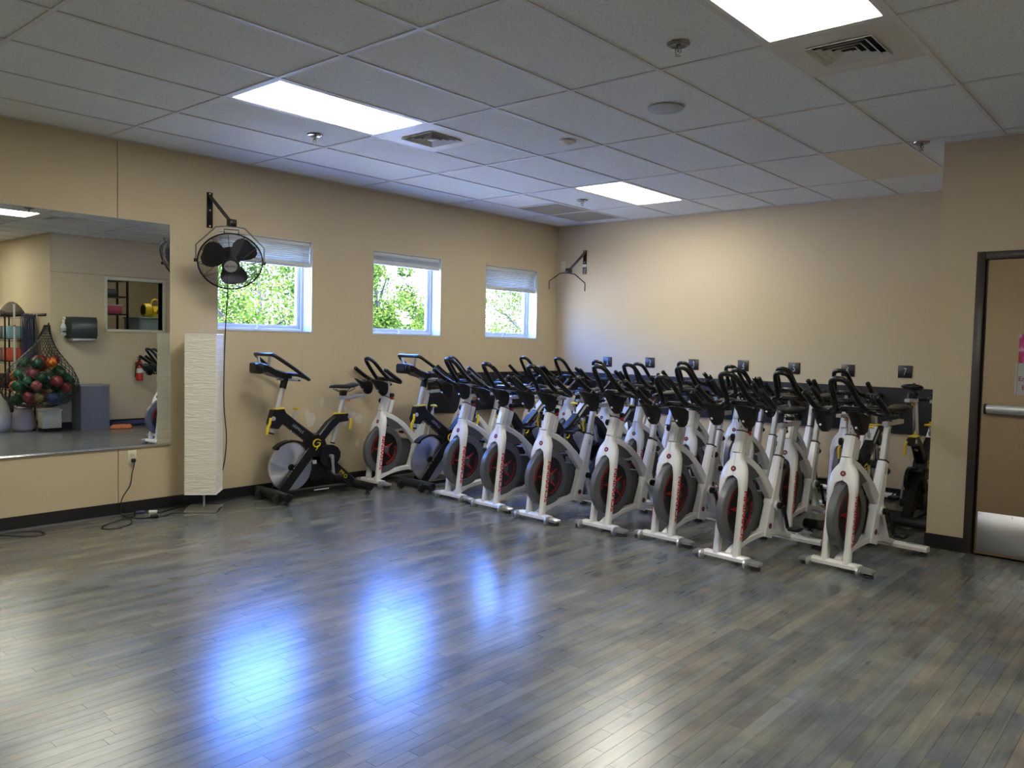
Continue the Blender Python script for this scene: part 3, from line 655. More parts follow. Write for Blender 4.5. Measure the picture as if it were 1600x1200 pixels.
def make_white():
    t = thing('indoor_cycle', 'x', 'exercise bike')
    # front stabiliser
    s = MB().bar([(-.165,0,.047),(.165,0,.047)], .001, .001)
    f = MB(); f.loft([[(x, y, z) for y, z in [(-.028,.030),(-.030,.052),(-.020,.066),(.020,.066),(.030,.052),(.028,.030)]] for x in (-.165, .165)])
    st = f.build('front_stabiliser', M['white'], t)
    for q in (-1, 1):
        f = MB(); f.loft([[(q*x, y, z) for y, z in [(-.030,.026),(-.034,.046),(-.022,h),(.022,h),(.034,.046),(.030,.026)]] for x, h in [(.165,.058),(.235,.052),(.250,.040)]]); f.build('foot_plate', M['alu'], st)
        f = MB(); f.lathe([(.030,-.008),(.032,-.004),(.032,.004),(.030,.008)], 16, axis='y', M=Matrix.Translation((q*.168, -.040, .036)) @ Matrix.Rotation(0, 4, 'Z')) if 0 else f.tube([(q*.160,-.040,.034),(q*.176,-.040,.034)], .0325, 16)
        f.cyl((q*.156,-.040,.034), (q*.180,-.040,.034), .010, 10); f.build('transport_wheel', M['steel'], st)
        MB().lathe([(.030,.0),(.034,.006),(.030,.016),(.010,.018),(.010,.030)], 16, M=Matrix.Translation((q*.215,.004,0))).build('levelling_foot', M['rubber'], st)
    # rear stabiliser
    f = MB(); f.loft([[(x, .86+y, z) for y, z in [(-.030,.034),(-.032,.056),(-.020,.072),(.020,.072),(.032,.056),(.030,.034)]] for x in (-.255, .255)])
    st = f.build('rear_stabiliser', M['white'], t)
    for q in (-1, 1):
        MB().bbox((q*.175-.06, .842, .071), (q*.175+.06, .878, .0755), .002).build('tread_pad', M['alu'], st)
        MB().lathe([(.030,.0),(.036,.006),(.032,.018),(.010,.020),(.010,.036)], 16, M=Matrix.Translation((q*.215,.86,0))).build('levelling_foot', M['rubber'], st)
    # arched base beam
    MB().bar(smoothpath([(0,.02,.050),(0,.10,.085),(0,.24,.122),(0,.45,.138),(0,.64,.118),(0,.78,.080),(0,.85,.060)], 4), .026, .022).build('base_arch', M['white'], t)
    # fork with crown
    def fy(z): return (z-.07)*.115 + max(0, z-.55)*.16
    f = MB()
    for q in (-1, 1):
        secs = []
        for z, xi_, xo, hd in [(.055,.056,.098,.026),(.10,.056,.097,.024),(.30,.056,.096,.023),(.48,.056,.096,.024),(.515,.054,.097,.027),(.545,.049,.097,.029),(.565,.042,.096,.030),(.578,.031,.095,.030),(.586,.014,.094,.030),(.592,.0,.093,.030),(.615,.0,.090,.030),(.638,.0,.083,.030),(.658,.0,.073,.030),(.676,.0,.060,.031),(.692,.0,.046,.032),(.702,.0,.039,.033),(.740,.0,.036,.033)]:
            c = (xi_+xo)/2; hw = (xo-xi_)/2; y = fy(z); ch = min(hw, hd)*.45
            pts = [(hw-ch,-hd),(hw,-hd+ch),(hw,hd-ch),(hw-ch,hd),(-hw+ch*.1,hd),(-hw,hd-ch*.1),(-hw,-hd+ch*.1),(-hw+ch*.1,-hd)]
            secs.append([(q*(c+a), y+b, z) for a, b in pts])
        f.loft(secs)
    fk = f.build('fork', M['white'], t, ang=50)
    for q in (1, -1):
        f = MB(); text(f, 'SCHWINN', (q*.0982, fy(.33), .33), (0,.115,1), (0,-q,q*.115), .050, 1.42, .025, lift=.5); f.build('lettering', M['fred'], fk, smooth=False)
    f = MB().lathe([(.019,-.0015),(.019,.0015)], 20, axis='y', M=Matrix.Translation((0, fy(.635)-.0312, .635)) @ Matrix.Rotation(-.27, 4, 'X')); bdg = f.build('badge', M['roundel'], fk)
    MB().lathe([(.0045,-.0026),(.0045,-.0014)], 5, axis='y', M=Matrix.Translation((0, fy(.635)-.0312, .635)) @ Matrix.Rotation(-.27, 4, 'X')) .build('badge_star', M['wht'], fk, smooth=False)
    # head tube
    MB().bar([(0,.105,.735),(0,.150,.873)], .036, .040, ch=.45).build('head_tube', M['white'], t)
    f = MB().bar([(0,.183,.72),(0,.222,.845)], .024, .026); f.build('head_gusset', M['white'], t)
    MB().bar([(0,.1495,.872),(0,.152,.879)], .038, .042, ch=.45).build('head_collar', M['black'], t)
    hp = MB().bar([(0,.152,.86),(0,.168,1.06)], .024, .026).build('handlebar_post', M['cream'], t)
    f = MB()
    for k in range(5): z = .90+k*.028; f.cyl((0,.1265+(z-.87)*.08,z),(0,.130+(z-.87)*.08,z), .005, 8)
    f.build('adjustment_holes', M['dark'], hp, smooth=False)
    knob(t, 'height_knob', (-.036, .145, .835), (-1, -.25, 0), .026, M['black'])
    k_ = MB().bbox((-.014,.208,.845),(.014,.248,.905), .008).build('brake_knob', M['red'], t); k_['label'] = 'red emergency brake knob'; MB().bbox((-.016,.204,.872),(.016,.252,.912), .008).build('knob_cap', M['black'], k_)
    # main tube and grey trim
    MB().bar(smoothpath([(0,.13,.705),(0,.24,.660),(0,.36,.585),(0,.47,.485),(0,.555,.385)], 4), .028, [.026]*7+[.030]*4+[.036]*6).build('main_tube', M['white'], t)
    MB().prism([(.145,.690),(.26,.640),(.36,.575),(.35,.555),(.27,.545),(.18,.575),(.135,.62)], -.024, .024, 'x').build('frame_guard', M['grey'], t)
    MB().bar([(0,.42,.568),(0,.52,.480)], .017, .006).build('tube_pad', M['grey'], t)
    # seat tube, post, slider
    sb = MB().bar([(0,.555,.33),(0,.600,.48),(0,.655,.665)], [.036,.034,.030], [.052,.046,.037], ch=.4).build('seat_tube', M['white'], t)
    f = MB(); text(f, 'AC', (.0318, .640, .60), (0,.28,1), (0,-1,.28), .040, 1., 0); f.build('lettering', M['roundel'], sb, smooth=False)
    MB().bar([(0,.653,.662),(0,.657,.672)], .032, .039, ch=.4).build('seat_collar', M['black'], t)
    MB().bar([(0,.650,.66),(0,.705,.895)], .019, .023).build('seat_post', M['cream'], t)
    MB().bar([(0,.655,.912),(0,.930,.918)], .020, .016).build('seat_slider', M['alu'], t)
    MB().bbox((-.018,.70,.875),(.018,.745,.935), .006).build('slider_clamp', M['black'], t)
    knob(t, 'slider_knob', (0,.72,.89), (.3,.3,-1), .018, M['black'], L_=.03)
    knob(t, 'seat_knob', (0,.69,.60), (0,1,-.3), .024, M['black'], L_=.04)
    saddle(t, .80, 1.005)
    # rear legs and plates
    lg = MB().bar([(0,.568,.40),(0,.53,.25),(0,.490,.105)], [.028,.030,.034], [.040,.048,.060], ch=.35).build('support_leg', M['white'], t)
    for q in (-1, 1): 
        f = MB().lathe([(.020, q*.0325),(.020, q*.0350)], 20, axis='x', M=Matrix.Translation((0,.51,.185))); f.build('badge', M['roundel'], lg)
    MB().bar([(0,.590,.42),(0,.655,.26),(0,.735,.095)], [.028,.024,.026], [.034,.026,.030], ch=.35).build('rear_leg', M['white'], t)
    MB().cyl((-.05,.585,.325),(.05,.585,.325), .036, 20).build('bottom_bracket', M['white'], t)
    # flywheel
    fw = bpy.data.objects.new('flywheel', None); 
    f = MB(); annulus(f, .12, .35, .170, .235, -.026, .026); fw = f.build('flywheel', M['rim'], t)
    MB().lathe([(.172,-.016),(.172,.016)], 40, axis='x', M=Matrix.Translation((0,.12,.35))).build('disc', M['disc'], fw)
    for q in (-1, 1):
        f = MB()
        for k in range(5):
            a = .5 + 2*PI*k/5; pts = [(.12+.034*math.cos(a-.6), .35+.034*math.sin(a-.6)), (.12+.128*math.cos(a), .35+.128*math.sin(a)), (.12+.034*math.cos(a+.6), .35+.034*math.sin(a+.6))]
            f.prism(pts, q*.0162, q*.0185, 'x')
        f.lathe([(.04,q*.0162),(.04,q*.0186)], 10, axis='x', M=Matrix.Translation((0,.12,.35))); f.build('red_star', M['red'], fw, smooth=False)
    for q in (-1, 1):
        for mid in (PI*.80, -PI*.18):
            f = MB(); v, fc = text_geo('SCHWINN', 1., .0, .015); x0 = min(p[0] for p in v); x1 = max(p[0] for p in v); span = 1.55
            vs = []
            for p in v:
                a = mid - q*((p[0]-x0)/(x1-x0)-.5)*span; r = .134 + p[1]*.038
                vs.append((q*.0172, .12+r*math.cos(a), .35+r*math.sin(a)))
            f.add(vs, fc); f.build('rim_lettering', M['red'], fw, smooth=False)
    f = MB()
    for q in (-1, 1): f.lathe([(.034, q*.016),(.034, q*.052),(.028, q*.060),(.004, q*.061)], 20, axis='x', M=Matrix.Translation((0,.12,.35)))
    f.build('hub_cap', M['grey'], fw)
    # chain guard
    g = MB().prism([(.10,.36),(.14,.43),(.26,.462),(.50,.430),(.62,.40),(.655,.33),(.63,.25),(.56,.20),(.40,.14),(.20,.12),(.12,.20)], -.088, -.044, 'x').build('chain_guard', M['grey'], t)
    f = MB(); 
    f.bar([(-.042,.24,.455),(-.042,.50,.426)], .002, .003); f.bar(smoothpath([(-.042,.38,.38),(-.042,.39,.32),(-.042,.375,.25)],4), .0015, .002); f.build('guard_trim', M['alu'], g)
    # cranks + pedals
    for q, ang in ((1, -1.25), (-1, 1.9)):
        cy_, cz_ = .585+.17*math.cos(ang), .325+.17*math.sin(ang)
        f = MB(); f.cyl((q*.045,.585,.325),(q*.075,.585,.325), .024, 14); f.bar([(q*.088,.585,.325),(q*.094,(.585+cy_)/2,(.325+cz_)/2),(q*.098,cy_,cz_)], .008, [.017,.012,.014]); ck = f.build('crank', M['black'], t)
        f = MB(); f.cyl((q*.10,cy_,cz_),(q*.19,cy_,cz_), .008, 8); f.bbox((min(q*.115,q*.195),cy_-.045,cz_-.012),(max(q*.115,q*.195),cy_+.045,cz_+.012), .006); pd = f.build('pedal', M['black'], ck)
    # handlebar
    hb = MB(); L2 = lambda q: [(q*.045,.135,1.055),(q*.12,.150,1.045),(q*.195,.165,1.030),(q*.232,.135,1.045),(q*.240,.06,1.085),(q*.236,-.055,1.160)]
    for q in (-1, 1): P = smoothpath(L2(q), 4); hb.tube(P + [tuple(Vector(P[-1])+(Vector(P[-1])-Vector(P[-2])).normalized()*.010)], [.0165]*12+[.0205]*(len(P)-12)+[.011], 10)
    hb.bbox((-.075,.095,1.040),(.075,.175,1.075), .012)
    h = hb.build('handlebar', M['grip'], t)
    P = smoothpath([(-.150,.150,1.050),(-.105,.110,1.062),(-.080,.050,1.115),(-.066,-.03,1.205),(-.045,-.072,1.250),(0,-.085,1.262),(.045,-.072,1.250),(.066,-.03,1.205),(.080,.050,1.115),(.105,.110,1.062),(.150,.150,1.050)], 4)
    MB().tube(P, .0185, 10).build('aero_hoop', M['grip'], h)
    for q in (-1, 1):
        f = MB(); 
        def sec(y0, y1, z, hw): 
            c = min(hw, (y1-y0)/2)*.4; X = q*.120
            return [(X+hw-c,y0,z),(X+hw,y0+c,z),(X+hw,y1-c,z),(X+hw-c,y1,z),(X-hw+c,y1,z),(X-hw,y1-c,z),(X-hw,y0+c,z),(X-hw+c,y0,z)]
        f.loft([sec(-.140,-.125,1.062,.022), sec(-.125,.0,1.045,.032), sec(-.095,.060,1.02,.036), sec(-.055,.066,.965,.034), sec(-.025,.056,.925,.028), sec(-.005,.035,.905,.018)]); bh = f.build('bottle_holder', M['black'], h)
        MB().cyl((q*.120,-.040,.952),(q*.120,-.056,.955), .007, 10).build('bolt', M['steel'], bh)
    MB().bar([(0,.13,1.045),(0,.26,1.030)], .018, .014).build('handlebar_slider', M['alu'], h)
    knob(t, 'handlebar_knob', (0,.20,1.028), (0,.2,-1), .018, M['black'], L_=.03)
    f = MB(); f.tube(smoothpath([(.03,.16,1.06),(.10,.10,1.10),(.15,.06,1.06),(.08,-.02,1.03)],5), .0022, 5).tube(smoothpath([(-.03,.16,1.06),(-.14,.08,1.09),(-.10,-.04,1.05)],5), .0022, 5); f.build('sensor_cable', M['cable'], h)
    return t

# ================================================================== black X-frame cycle
def arc_strip(mb, cy, cz, r0, r1, a0, a1, x0, x1, n=18):
    secs = []
    for k in range(n+1):
        a = a0+(a1-a0)*k/n; c, s = math.cos(a), math.sin(a)
        secs.append([(x0, cy+r0*c, cz+r0*s), (x1, cy+r0*c, cz+r0*s), (x1, cy+r1*c, cz+r1*s), (x0, cy+r1*c, cz+r1*s)])
    return mb.loft(secs)
GP = [(.46,.46),(.51,.475),(.57,.47),(.62,.445),(.65,.40),(.65,.35),(.625,.305),(.58,.275),(.53,.27),(.48,.285),(.45,.32),(.44,.40)]
def make_black(chrome=False):
    t = thing('indoor_cycle', 'x', 'exercise bike'); B = M['black']
    for y, hl, nm in ((0, .268, 'front_stabiliser'), (.86, .265, 'rear_stabiliser')):
        st = MB().tube([(-hl,y,.070),(-hl+.01,y,.070),(hl-.01,y,.070),(hl,y,.070)], [.034,.040,.040,.034], 16).build(nm, B, t)
        for q in (-1, 1):
            MB().lathe([(.024,0),(.026,.006),(.024,.014),(.012,.016),(.012,.036)], 14, M=Matrix.Translation((q*(hl-.045),y,0))).build('levelling_foot', M['rubber'], st)
            if y == 0:
                wv = MB().tube([(q*.155-.012,-.045,.048),(q*.155+.012,-.045,.048)], .040, 18).build('transport_wheel', M['rubber'], st)
        f = MB(); f.tube([(-hl+.055,y,.070),(hl-.12,y,.070)], .0425, 16).build('rubber_sleeve', M['rubber'], st)
    b = MB().bar([(0,.03,.062),(0,.83,.062)], .030, .020).build('base_beam', B, t)
    MB().box((.0302,.40,.058),(.0308,.56,.066)).build('strip_label', M['wht'], b, smooth=False)
    # X frame
    lower = MB().bar([(0,.055,.085),(0,.375,.470)], .034, .046, ch=.25); lower.build('front_leg', B, t) if 0 else None
    f = MB()
    for q in (-1, 1): f.bar([(q*.052,.055,.085),(q*.052,.355,.430)], .012, .044, ch=.25)
    fl_ = f.build('front_leg', B, t)
    f = MB()
    for q in (-1, 1):
        for (yy, zz) in ((.165,.285),(.13,.245),(.19,.31)): f.cyl((q*.064,yy-.02,zz-.02),(q*.067,yy-.02,zz-.02), .006, 8)
    f.build('axle_bolts', M['steel'], fl_)
    x_ = MB().prism([(.30,.46),(.36,.56),(.43,.575),(.50,.52),(.53,.44),(.46,.37),(.36,.37)], -.050, .050, 'x').build('frame_centre', B, t)
    f = MB()     # yellow curl emblem
    for q in (-1, 1):
        P = [(.455,.515),(.42,.530),(.385,.518),(.375,.485),(.40,.462),(.435,.470),(.445,.495),(.415,.497)]
        P = smoothpath([(q*.052, a, c) for a, c in P], 4); f.tube(P, [.0035+.004*math.sin(PI*i/(len(P)-1)) for i in range(len(P))], 6)
        f.tube([(q*.052,.425,.470),(q*.052,.415,.445),(q*.052,.400,.430)], [.006,.005,.002], 6)
    f.build('emblem', M['yellow'], x_)
    ua = MB().bar([(0,.395,.52),(0,.20,.66),(0,.050,.775)], [.040,.036,.034], [.046,.044,.046], ch=.25).build('front_arm', B, t)
    dvec = Vector((0,.34,-.25)).normalized(); upv = Vector((0,.25,.34)).normalized()
    for q in (1, -1): f = MB(); text(f, 'LESMILLS', (q*.0385,.225,.638), dvec*q, upv, .034, 1., 0, lift=.5); f.build('lettering', M['cream'], ua, smooth=False)
    if chrome:
        f = MB()
        for q in (-1,1): f.add([(q*.0372,.075,.795),(q*.0372,.20,.690),(q*.0372,.183,.665),(q*.0372,.058,.770)], [(0,1,2,3)])
        f.bar([(0,.085,.812),(0,.215,.706)], .030, .004); f.build('white_label', M['wht'], ua, smooth=False)
    MB().prism([(-.035,.655),(-.05,.70),(-.015,.815),(.085,.820),(.105,.785),(.085,.70),(.03,.645)], -.036, .036, 'x').build('front_clamp', B, t)
    MB().bar([(0,.000,.822),(0,.095,.826)], .038, .005).build('clamp_ring', M['yellow'], t)
    ra = MB().bar([(0,.44,.50),(0,.58,.65),(0,.660,.705),(0,.765,.712)], [.040,.036,.034,.034], [.042,.042,.040,.036], ch=.25).build('rear_arm', B, t)
    MB().bar([(0,.625,.752),(0,.745,.752)], .036, .005).build('clamp_ring', M['yellow'], t)
    rl = MB().bar([(0,.465,.43),(0,.62,.27),(0,.825,.085)], [.040,.036,.036], [.042,.038,.044], ch=.25).build('rear_leg', B, t)
    d2 = Vector((0,.205,-.185)).normalized(); u2 = Vector((0,.185,.205)).normalized()
    for q in (1, -1): f = MB(); text(f, 'PRO', (q*.0372,.715,.178), d2*q, u2, .055, 1., .01, lift=.5); f.build('lettering', M['yellow'], rl, smooth=False)
    # posts
    pm = M['chrome'] if chrome else M['cream']
    hp = MB().tube([(0,-.020,.610),(0,.110,1.085)], .024, 16).build('handlebar_post', pm, t)
    MB().tube([(0,.088,1.000),(0,.112,1.088)], .031, 16).build('post_sleeve', B, t)
    MB().tube([(0,-.0225,.600),(0,-.019,.614)], .026, 16).build('post_end', B, t)
    MB().tube([(0,.615,.480),(0,.725,.885)], .022, 16).build('seat_post', pm, t)
    MB().tube([(0,.6125,.470),(0,.616,.484)], .024, 16).build('post_end', B, t)
    MB().bar([(0,.690,.900),(0,.790,.893),(0,.850,.905),(0,.960,.908)], .019, [.018,.016,.013,.013]).build('seat_slider', M['alu'], t)
    saddle(t, .725, 1.000)
    MB().bbox((-.02,.69,.915),(.02,.76,.968), .008).build('seat_clamp', B, t)
    # levers
    MB().bar([(.03,-.045,.745),(.045,-.060,.70),(.045,-.085,.655),(.045,-.088,.60)], .008, [.010,.011,.013,.010]).build('clamp_lever', M['yellow'], t)
    MB().bar([(.03,.785,.715),(.045,.79,.68),(.045,.775,.60)], .008, [.010,.012,.010]).build('clamp_lever', M['yellow'], t)
    f = MB().cyl((0,.77,.905),(0,.77,.870), .008, 8); f.bar([(0,.74,.868),(0,.80,.866)], .010, .006); f.build('slider_lever', M['orange'], t)
    for yy, zz in ((-.02,.74),(.775,.715)):
        f = MB(); 
        for q in (-1,1): f.lathe([(.020,q*.035),(.020,q*.040),(.012,q*.043),(.002,q*.043)], 14, axis='x', M=Matrix.Translation((0,yy,zz)))
        f.build('pivot_cap', M['steel'], t)
    # resistance knob
    f = MB().tube([(0,.150,.520),(0,.225,.805)], .007, 8); f.tube([(0,.205,.725),(0,.215,.765)], .014, 10); rk = f.build('resistance_rod', M['alu'], t)
    MB().tube([(-.042,.228,.812),(0,.228,.816),(.042,.228,.812)], [.009,.012,.009], 10).build('resistance_handle', M['yellow'], rk)
    # flywheel & fender
    fw = MB().lathe([(.206,-.014),(.216,-.011),(.216,.011),(.206,.014)], 48, axis='x', M=Matrix.Translation((0,.170,.292))).build('flywheel', M['fsteel'], t)
    MB().lathe([(.03,-.026),(.03,.026)], 16, axis='x', M=Matrix.Translation((0,.170,.292))).build('hub', B, fw)
    f = MB(); arc_strip(f, .170, .292, .226, .244, .55, 2.30, -.035, .035); arc_strip(f, .170, .292, .218, .240, 2.18, 2.30, -.035, .035, 3); f.build('fender', B, t)
    # drive guard
    g = MB().prism(GP, .050, .078, 'x').build('drive_guard', B, t)
    MB().prism(GP, -.078, -.050, 'x').build('drive_guard', B, t)
    MB().prism([(.33,.33),(.58,.27),(.60,.18),(.38,.14)], -.012, .012, 'x').build('chain_case', B, t)
    MB().box((.0132,.395,.300),(.0138,.435,.335)).build('maker_plate', M['wht'], g, smooth=False)
    for q, ang in ((1, -1.50), (-1, 1.64)):
        cy_, cz_ = .540+.17*math.cos(ang), .370+.17*math.sin(ang)
        f = MB(); f.cyl((q*.06,.540,.370),(q*.105,.540,.370), .018, 12); f.bar([(q*.110,.540,.385),(q*.110,.540,.370),(q*.113,(.540+cy_)/2,(.370+cz_)/2),(q*.116,cy_,cz_)], .007, [.010,.016,.012,.013]); ck = f.build('crank', M['alu'], t)
        f = MB(); f.cyl((q*.12,cy_,cz_),(q*.21,cy_,cz_), .008, 8); f.bbox((min(q*.13,q*.215),cy_-.045,cz_-.014),(max(q*.13,q*.215),cy_+.045,cz_+.014), .006); pd = f.build('pedal', B, ck)
        MB().tube(smoothpath([(q*.14,cy_-.04,cz_+.01),(q*.14,cy_-.075,cz_+.04),(q*.18,cy_-.08,cz_+.04),(q*.205,cy_-.04,cz_+.01)],4), .006, 6).build('toe_cage', B, pd)
    # handlebar: raised loop + low console, or plain bullhorns on the older chrome-post cycles
    if chrome:
        h = MB()
        for q in (-1, 1): h.tube(smoothpath([(q*.03,.115,1.085),(q*.12,.12,1.075),(q*.20,.11,1.075),(q*.225,.05,1.10),(q*.228,-.06,1.165),(q*.222,-.10,1.20)], 4), .016, 10)
        h.bbox((-.06,.06,1.062),(.06,.14,1.10), .012); h = h.build('handlebar', M['grip'], t)
        MB().bar([(0,.03,1.075),(0,.20,1.066)], .018, .013).build('handlebar_slider', M['alu'], h)
        return t
    P = [(-.150,-.085,1.205),(-.150,-.092,1.275),(-.135,-.096,1.297),(.135,-.096,1.297),(.155,-.085,1.290),(.215,.12,1.150),(.228,.205,1.085)]
    h = MB().tube(smoothpath([(0.0,.10,1.130),(.13,.165,1.122),(.195,.215,1.095),(.226,.205,1.090),(.222,.12,1.150),(.178,-.04,1.262),(.155,-.088,1.295),(.120,-.100,1.300),(0,-.102,1.300),(-.120,-.100,1.300),(-.155,-.088,1.295),(-.178,-.04,1.262),(-.222,.12,1.150),(-.226,.205,1.090),(-.195,.215,1.095),(-.13,.165,1.122),(0.0,.10,1.130)], 3), .0165, 10).build('handlebar', M['grip'], t)
    for q in (-1, 1): MB().tube([(q*.10,-.098,1.292),(q*.085,-.095,1.235),(q*.07,-.085,1.195)], .012, 8).build('riser', M['alu'], h)
    f = MB(); f.loft([[(x, y, z) for x, z in [(-w_,z0),(-w_,z1),(-w_*.7,z1+.012),(w_*.7,z1+.012),(w_,z1),(w_,z0)]] for y, w_, z0, z1 in [(-.20,.055,1.165,1.215),(-.15,.075,1.150,1.218),(-.10,.085,1.150,1.205),(-.02,.075,1.110,1.165),(.08,.065,1.085,1.135),(.15,.05,1.09,1.12)]]); f.build('console_tray', M['black'], h)
    f = MB(); f.bbox((-.085,-.190,1.135),(.085,-.135,1.222), .012); f.build('device_holder', M['black'], h)
    MB().bar([(0,.04,1.085),(0,.26,1.072)], .018, .013).build('handlebar_slider', M['alu'], h)
    f = MB(); f.cyl((-.03,.24,1.068),(.03,.24,1.068), .008, 8); f.build('slider_pin', B, h)
    return t

def place(root, x, y, th, label, group, flip=False, hz=0., sz=0., first=False):
    r = root if first else dup_from(TREE[root.name])
    r.location = (x, y, 0); r.rotation_euler = (0, 0, -th + (PI if flip else 0)); r['label'] = label; r['group'] = group
    for c in bpy.data.objects if False else CH(r):
        b = c.name.split('.')[0]
        if hz and b in ('handlebar', 'handlebar_slider', 'handlebar_knob'): c.location.z += hz
        if hz and b == 'handlebar_post': c.location.z += hz*.9 if hz < 0 else hz
        if sz and b in ('saddle', 'seat_post', 'seat_slider', 'slider_clamp', 'slider_knob', 'seat_clamp', 'slider_lever'): c.location.z += sz
    return r
def CH(r): return list(r.children)
white0 = make_white(); black0 = make_black(False); chrome0 = make_black(True)
TREE = {o.name: tree_of(o) for o in (white0, black0, chrome0)}
GW = 'white indoor cycles parked in rows'; GB = 'black X-framed indoor cycles'
copies = []
# (x, y, yaw, label, handlebar dz, seat dz)
front = [(1.33,2.51,.08,'third white cycle from the left wall, front of row, right of the second black one',.025,0),
 (1.86,2.44,.08,'white cycle in the front row, fourth along the row with the first black-framed ones not counted',0,.02),
 (2.42,2.37,.08,'x',.0,0),(3.00,2.46,.08,'x',.02,.03),(3.53,2.50,.05,'x',-.04,0),(4.13,2.31,.10,'x',.015,-.02),(4.73,2.67,.12,'x',.0,.02)]
flabs = ['white front-row cycle immediately right of the second black-framed cycle','white front-row cycle second to the right of the second black-framed cycle','white front-row cycle directly left of and below wall plate one','white front-row cycle in the middle of its row, just right of wall plate one',
 'white front-row cycle standing below wall plate three','second nearest white cycle, front row, standing below wall plate four','nearest white cycle on the right, rear foot reaching toward the door-side column']
acts = []
for (x, y, th, _, hz, sz), lb in zip(front, flabs): acts.append((white0, x, y, th, lb, False, hz, sz))
acts.append((white0, .278, 2.44, .02, 'white cycle against the left wall between the two black cycles with yellow levers', False, 0, 0))
row2 = [(.285,3.58,.0,'white cycle by the left wall directly behind the one between the black cycles',.01,0),(2.53,3.60,.04,'white second-row cycle whose crown shows behind the middle front-row cycle',.01,.02),(3.06,3.62,.02,'white second-row cycle showing below wall plate three',0,0),(3.58,3.62,.02,'white second-row cycle half hidden behind the one below plate four',0,0),(4.035,3.42,.02,'white second-row cycle with a dark flywheel, between the two nearest white cycles',.0,.03)]
for x, y, th, lb, hz, sz in row2: acts.append((white0, x, y, th, lb, False, hz, sz))
row3 = [(.35,'back-row white cycle nearest the room corner'),(.87,'back-row white cycle second from the room corner'),(1.40,'back-row white cycle standing below wall plate one'),(1.93,'back-row white cycle with a visible badge, left below wall plate two'),(2.46,'back-row white cycle standing between wall plates two and three'),(2.985,'back-row white cycle standing between wall plates three and four'),(3.505,'back-row white cycle whose hoop covers wall plate five'),(4.03,'rightmost back-row white cycle, its hoop crossing wall plate six')]
for i, (x, lb) in enumerate(row3): acts.append((white0, x, 4.72, .0, lb, False, [.01,.015,.0,-.01,.02,0,0,.0][i], 0))
acts.append((black0, .33, 1.27, .05, 'frontmost black cycle standing alone before the left wall', False, 0, 0))
acts.append((black0, .77, 2.55, .05, 'second black cycle, between two white ones at the left of the front row', False, 0, 0))
acts.append((chrome0, .84, 4.48, .0, 'black cycle turned to the far wall, leftmost of the second row', True, -.15, 0))
acts.append((chrome0, 1.40, 4.48, .0, 'black cycle turned to the far wall, second in the second row', True, -.15, 0))
acts.append((chrome0, 1.97, 4.48, .0, 'black cycle turned to the far wall, third in the second row', True, -.15, 0))
acts.append((chrome0, 4.41, 4.50, .0, 'black cycle turned to the far wall behind the rightmost white one', True, -.12, .04))
acts.append((chrome0, 4.716, 5.15, .0, 'black cycle in the recess beside the door-side column, saddle raised high', True, -.05, .15))
seen = set()
for (rt, x, y, th, lb, fl2, hz, sz) in acts: place(rt, x, y, th, lb, GW if rt is white0 else GB, fl2, hz, sz)
for rt in (white0, black0, chrome0):
    for o, ch in [TREE[rt.name]]:
        def rm(tr):
            for c in tr[1]: rm(c)
            bpy.data.objects.remove(tr[0])
        rm((o, ch))

# ================================================================== wall fan
def bracket(root, ax, L_, drop):
    # plate on the wall at local origin, +x away from wall
    f = MB().bbox((0,-.027,-.15),(.006,.027,.15), .002); p = f.build('wall_plate', M['black'], root)
    f = MB()
    for z in (-.135, 0, .135): f.lathe([(.009,.006),(.008,.010),(.001,.011)], 8, axis='x', M=Matrix.Translation((0,0,z)))
    f.build('screws', M['steel'], p)
    MB().bar([(.0+.006,0,.12),(L_,0,drop)], .018, .018) 
    f = MB(); a = Vector((.006,0,.120)); b = Vector((L_,0,drop)); f.tube([a, b], .019, 4); f.build('arm', mat('worn_black_steel', (.05,.045,.042), .4), root, smooth=False)
    MB().bbox((L_-.035,-.03,drop-.03),(L_+.03,.03,drop+.03), .004).build('arm_socket', M['black'], root)
def yoke_geo(root, w, htop, hs, m=None):    # hangs in local y-z plane below origin
    P = [(0,-w,-htop-hs),(0,-w,-htop),(0,-w*.42,-.008),(0,-.04,0),(0,.04,0),(0,w*.42,-.008),(0,w,-htop),(0,w,-htop-hs)]
    f = MB(); 
    for i in range(len(P)-1):
        a, b = Vector(P[i]), Vector(P[i+1]); f.tube([a, b], .0065, 6)
    return f
br = thing('fan_bracket', 'black wall bracket carrying the round wall fan', 'bracket', (0, .848, 2.52), -.06)
bracket(br, 0, .40, -.145)
fan = thing('wall_fan', 'black caged three-blade wall fan hanging in front of the left window', 'fan', (.405, .810, 2.345), -.48)
FT = .56     # tilt of the fan face towards the floor
yk = yoke_geo(fan, .264, .16, .13).build('yoke', mat('aged_steel', (.22,.20,.18), .4, .6), fan)
hd = bpy.data.objects.new('fan_head', None); 
Mh = Matrix.Translation((0,0,-.285)) @ Matrix.Rotation(FT, 4, 'Y')
def fx(mb): return mb
f = MB(); f.tube([(0,0,0),(0,0,0)], .001, 3) if 0 else None
R0 = .252
f = MB(); N = 48
f.tube([(.0, R0*math.cos(2*PI*k/N), R0*math.sin(2*PI*k/N)) for k in range(N)], .0065, 8, M=Mh, closed=True); f.build('cage_rim', M['black'], fan)
f = MB(); g_ = MB()
def cx_f(r): return .075*(1-(r/R0)**2.2)**.9 if r < R0 else 0
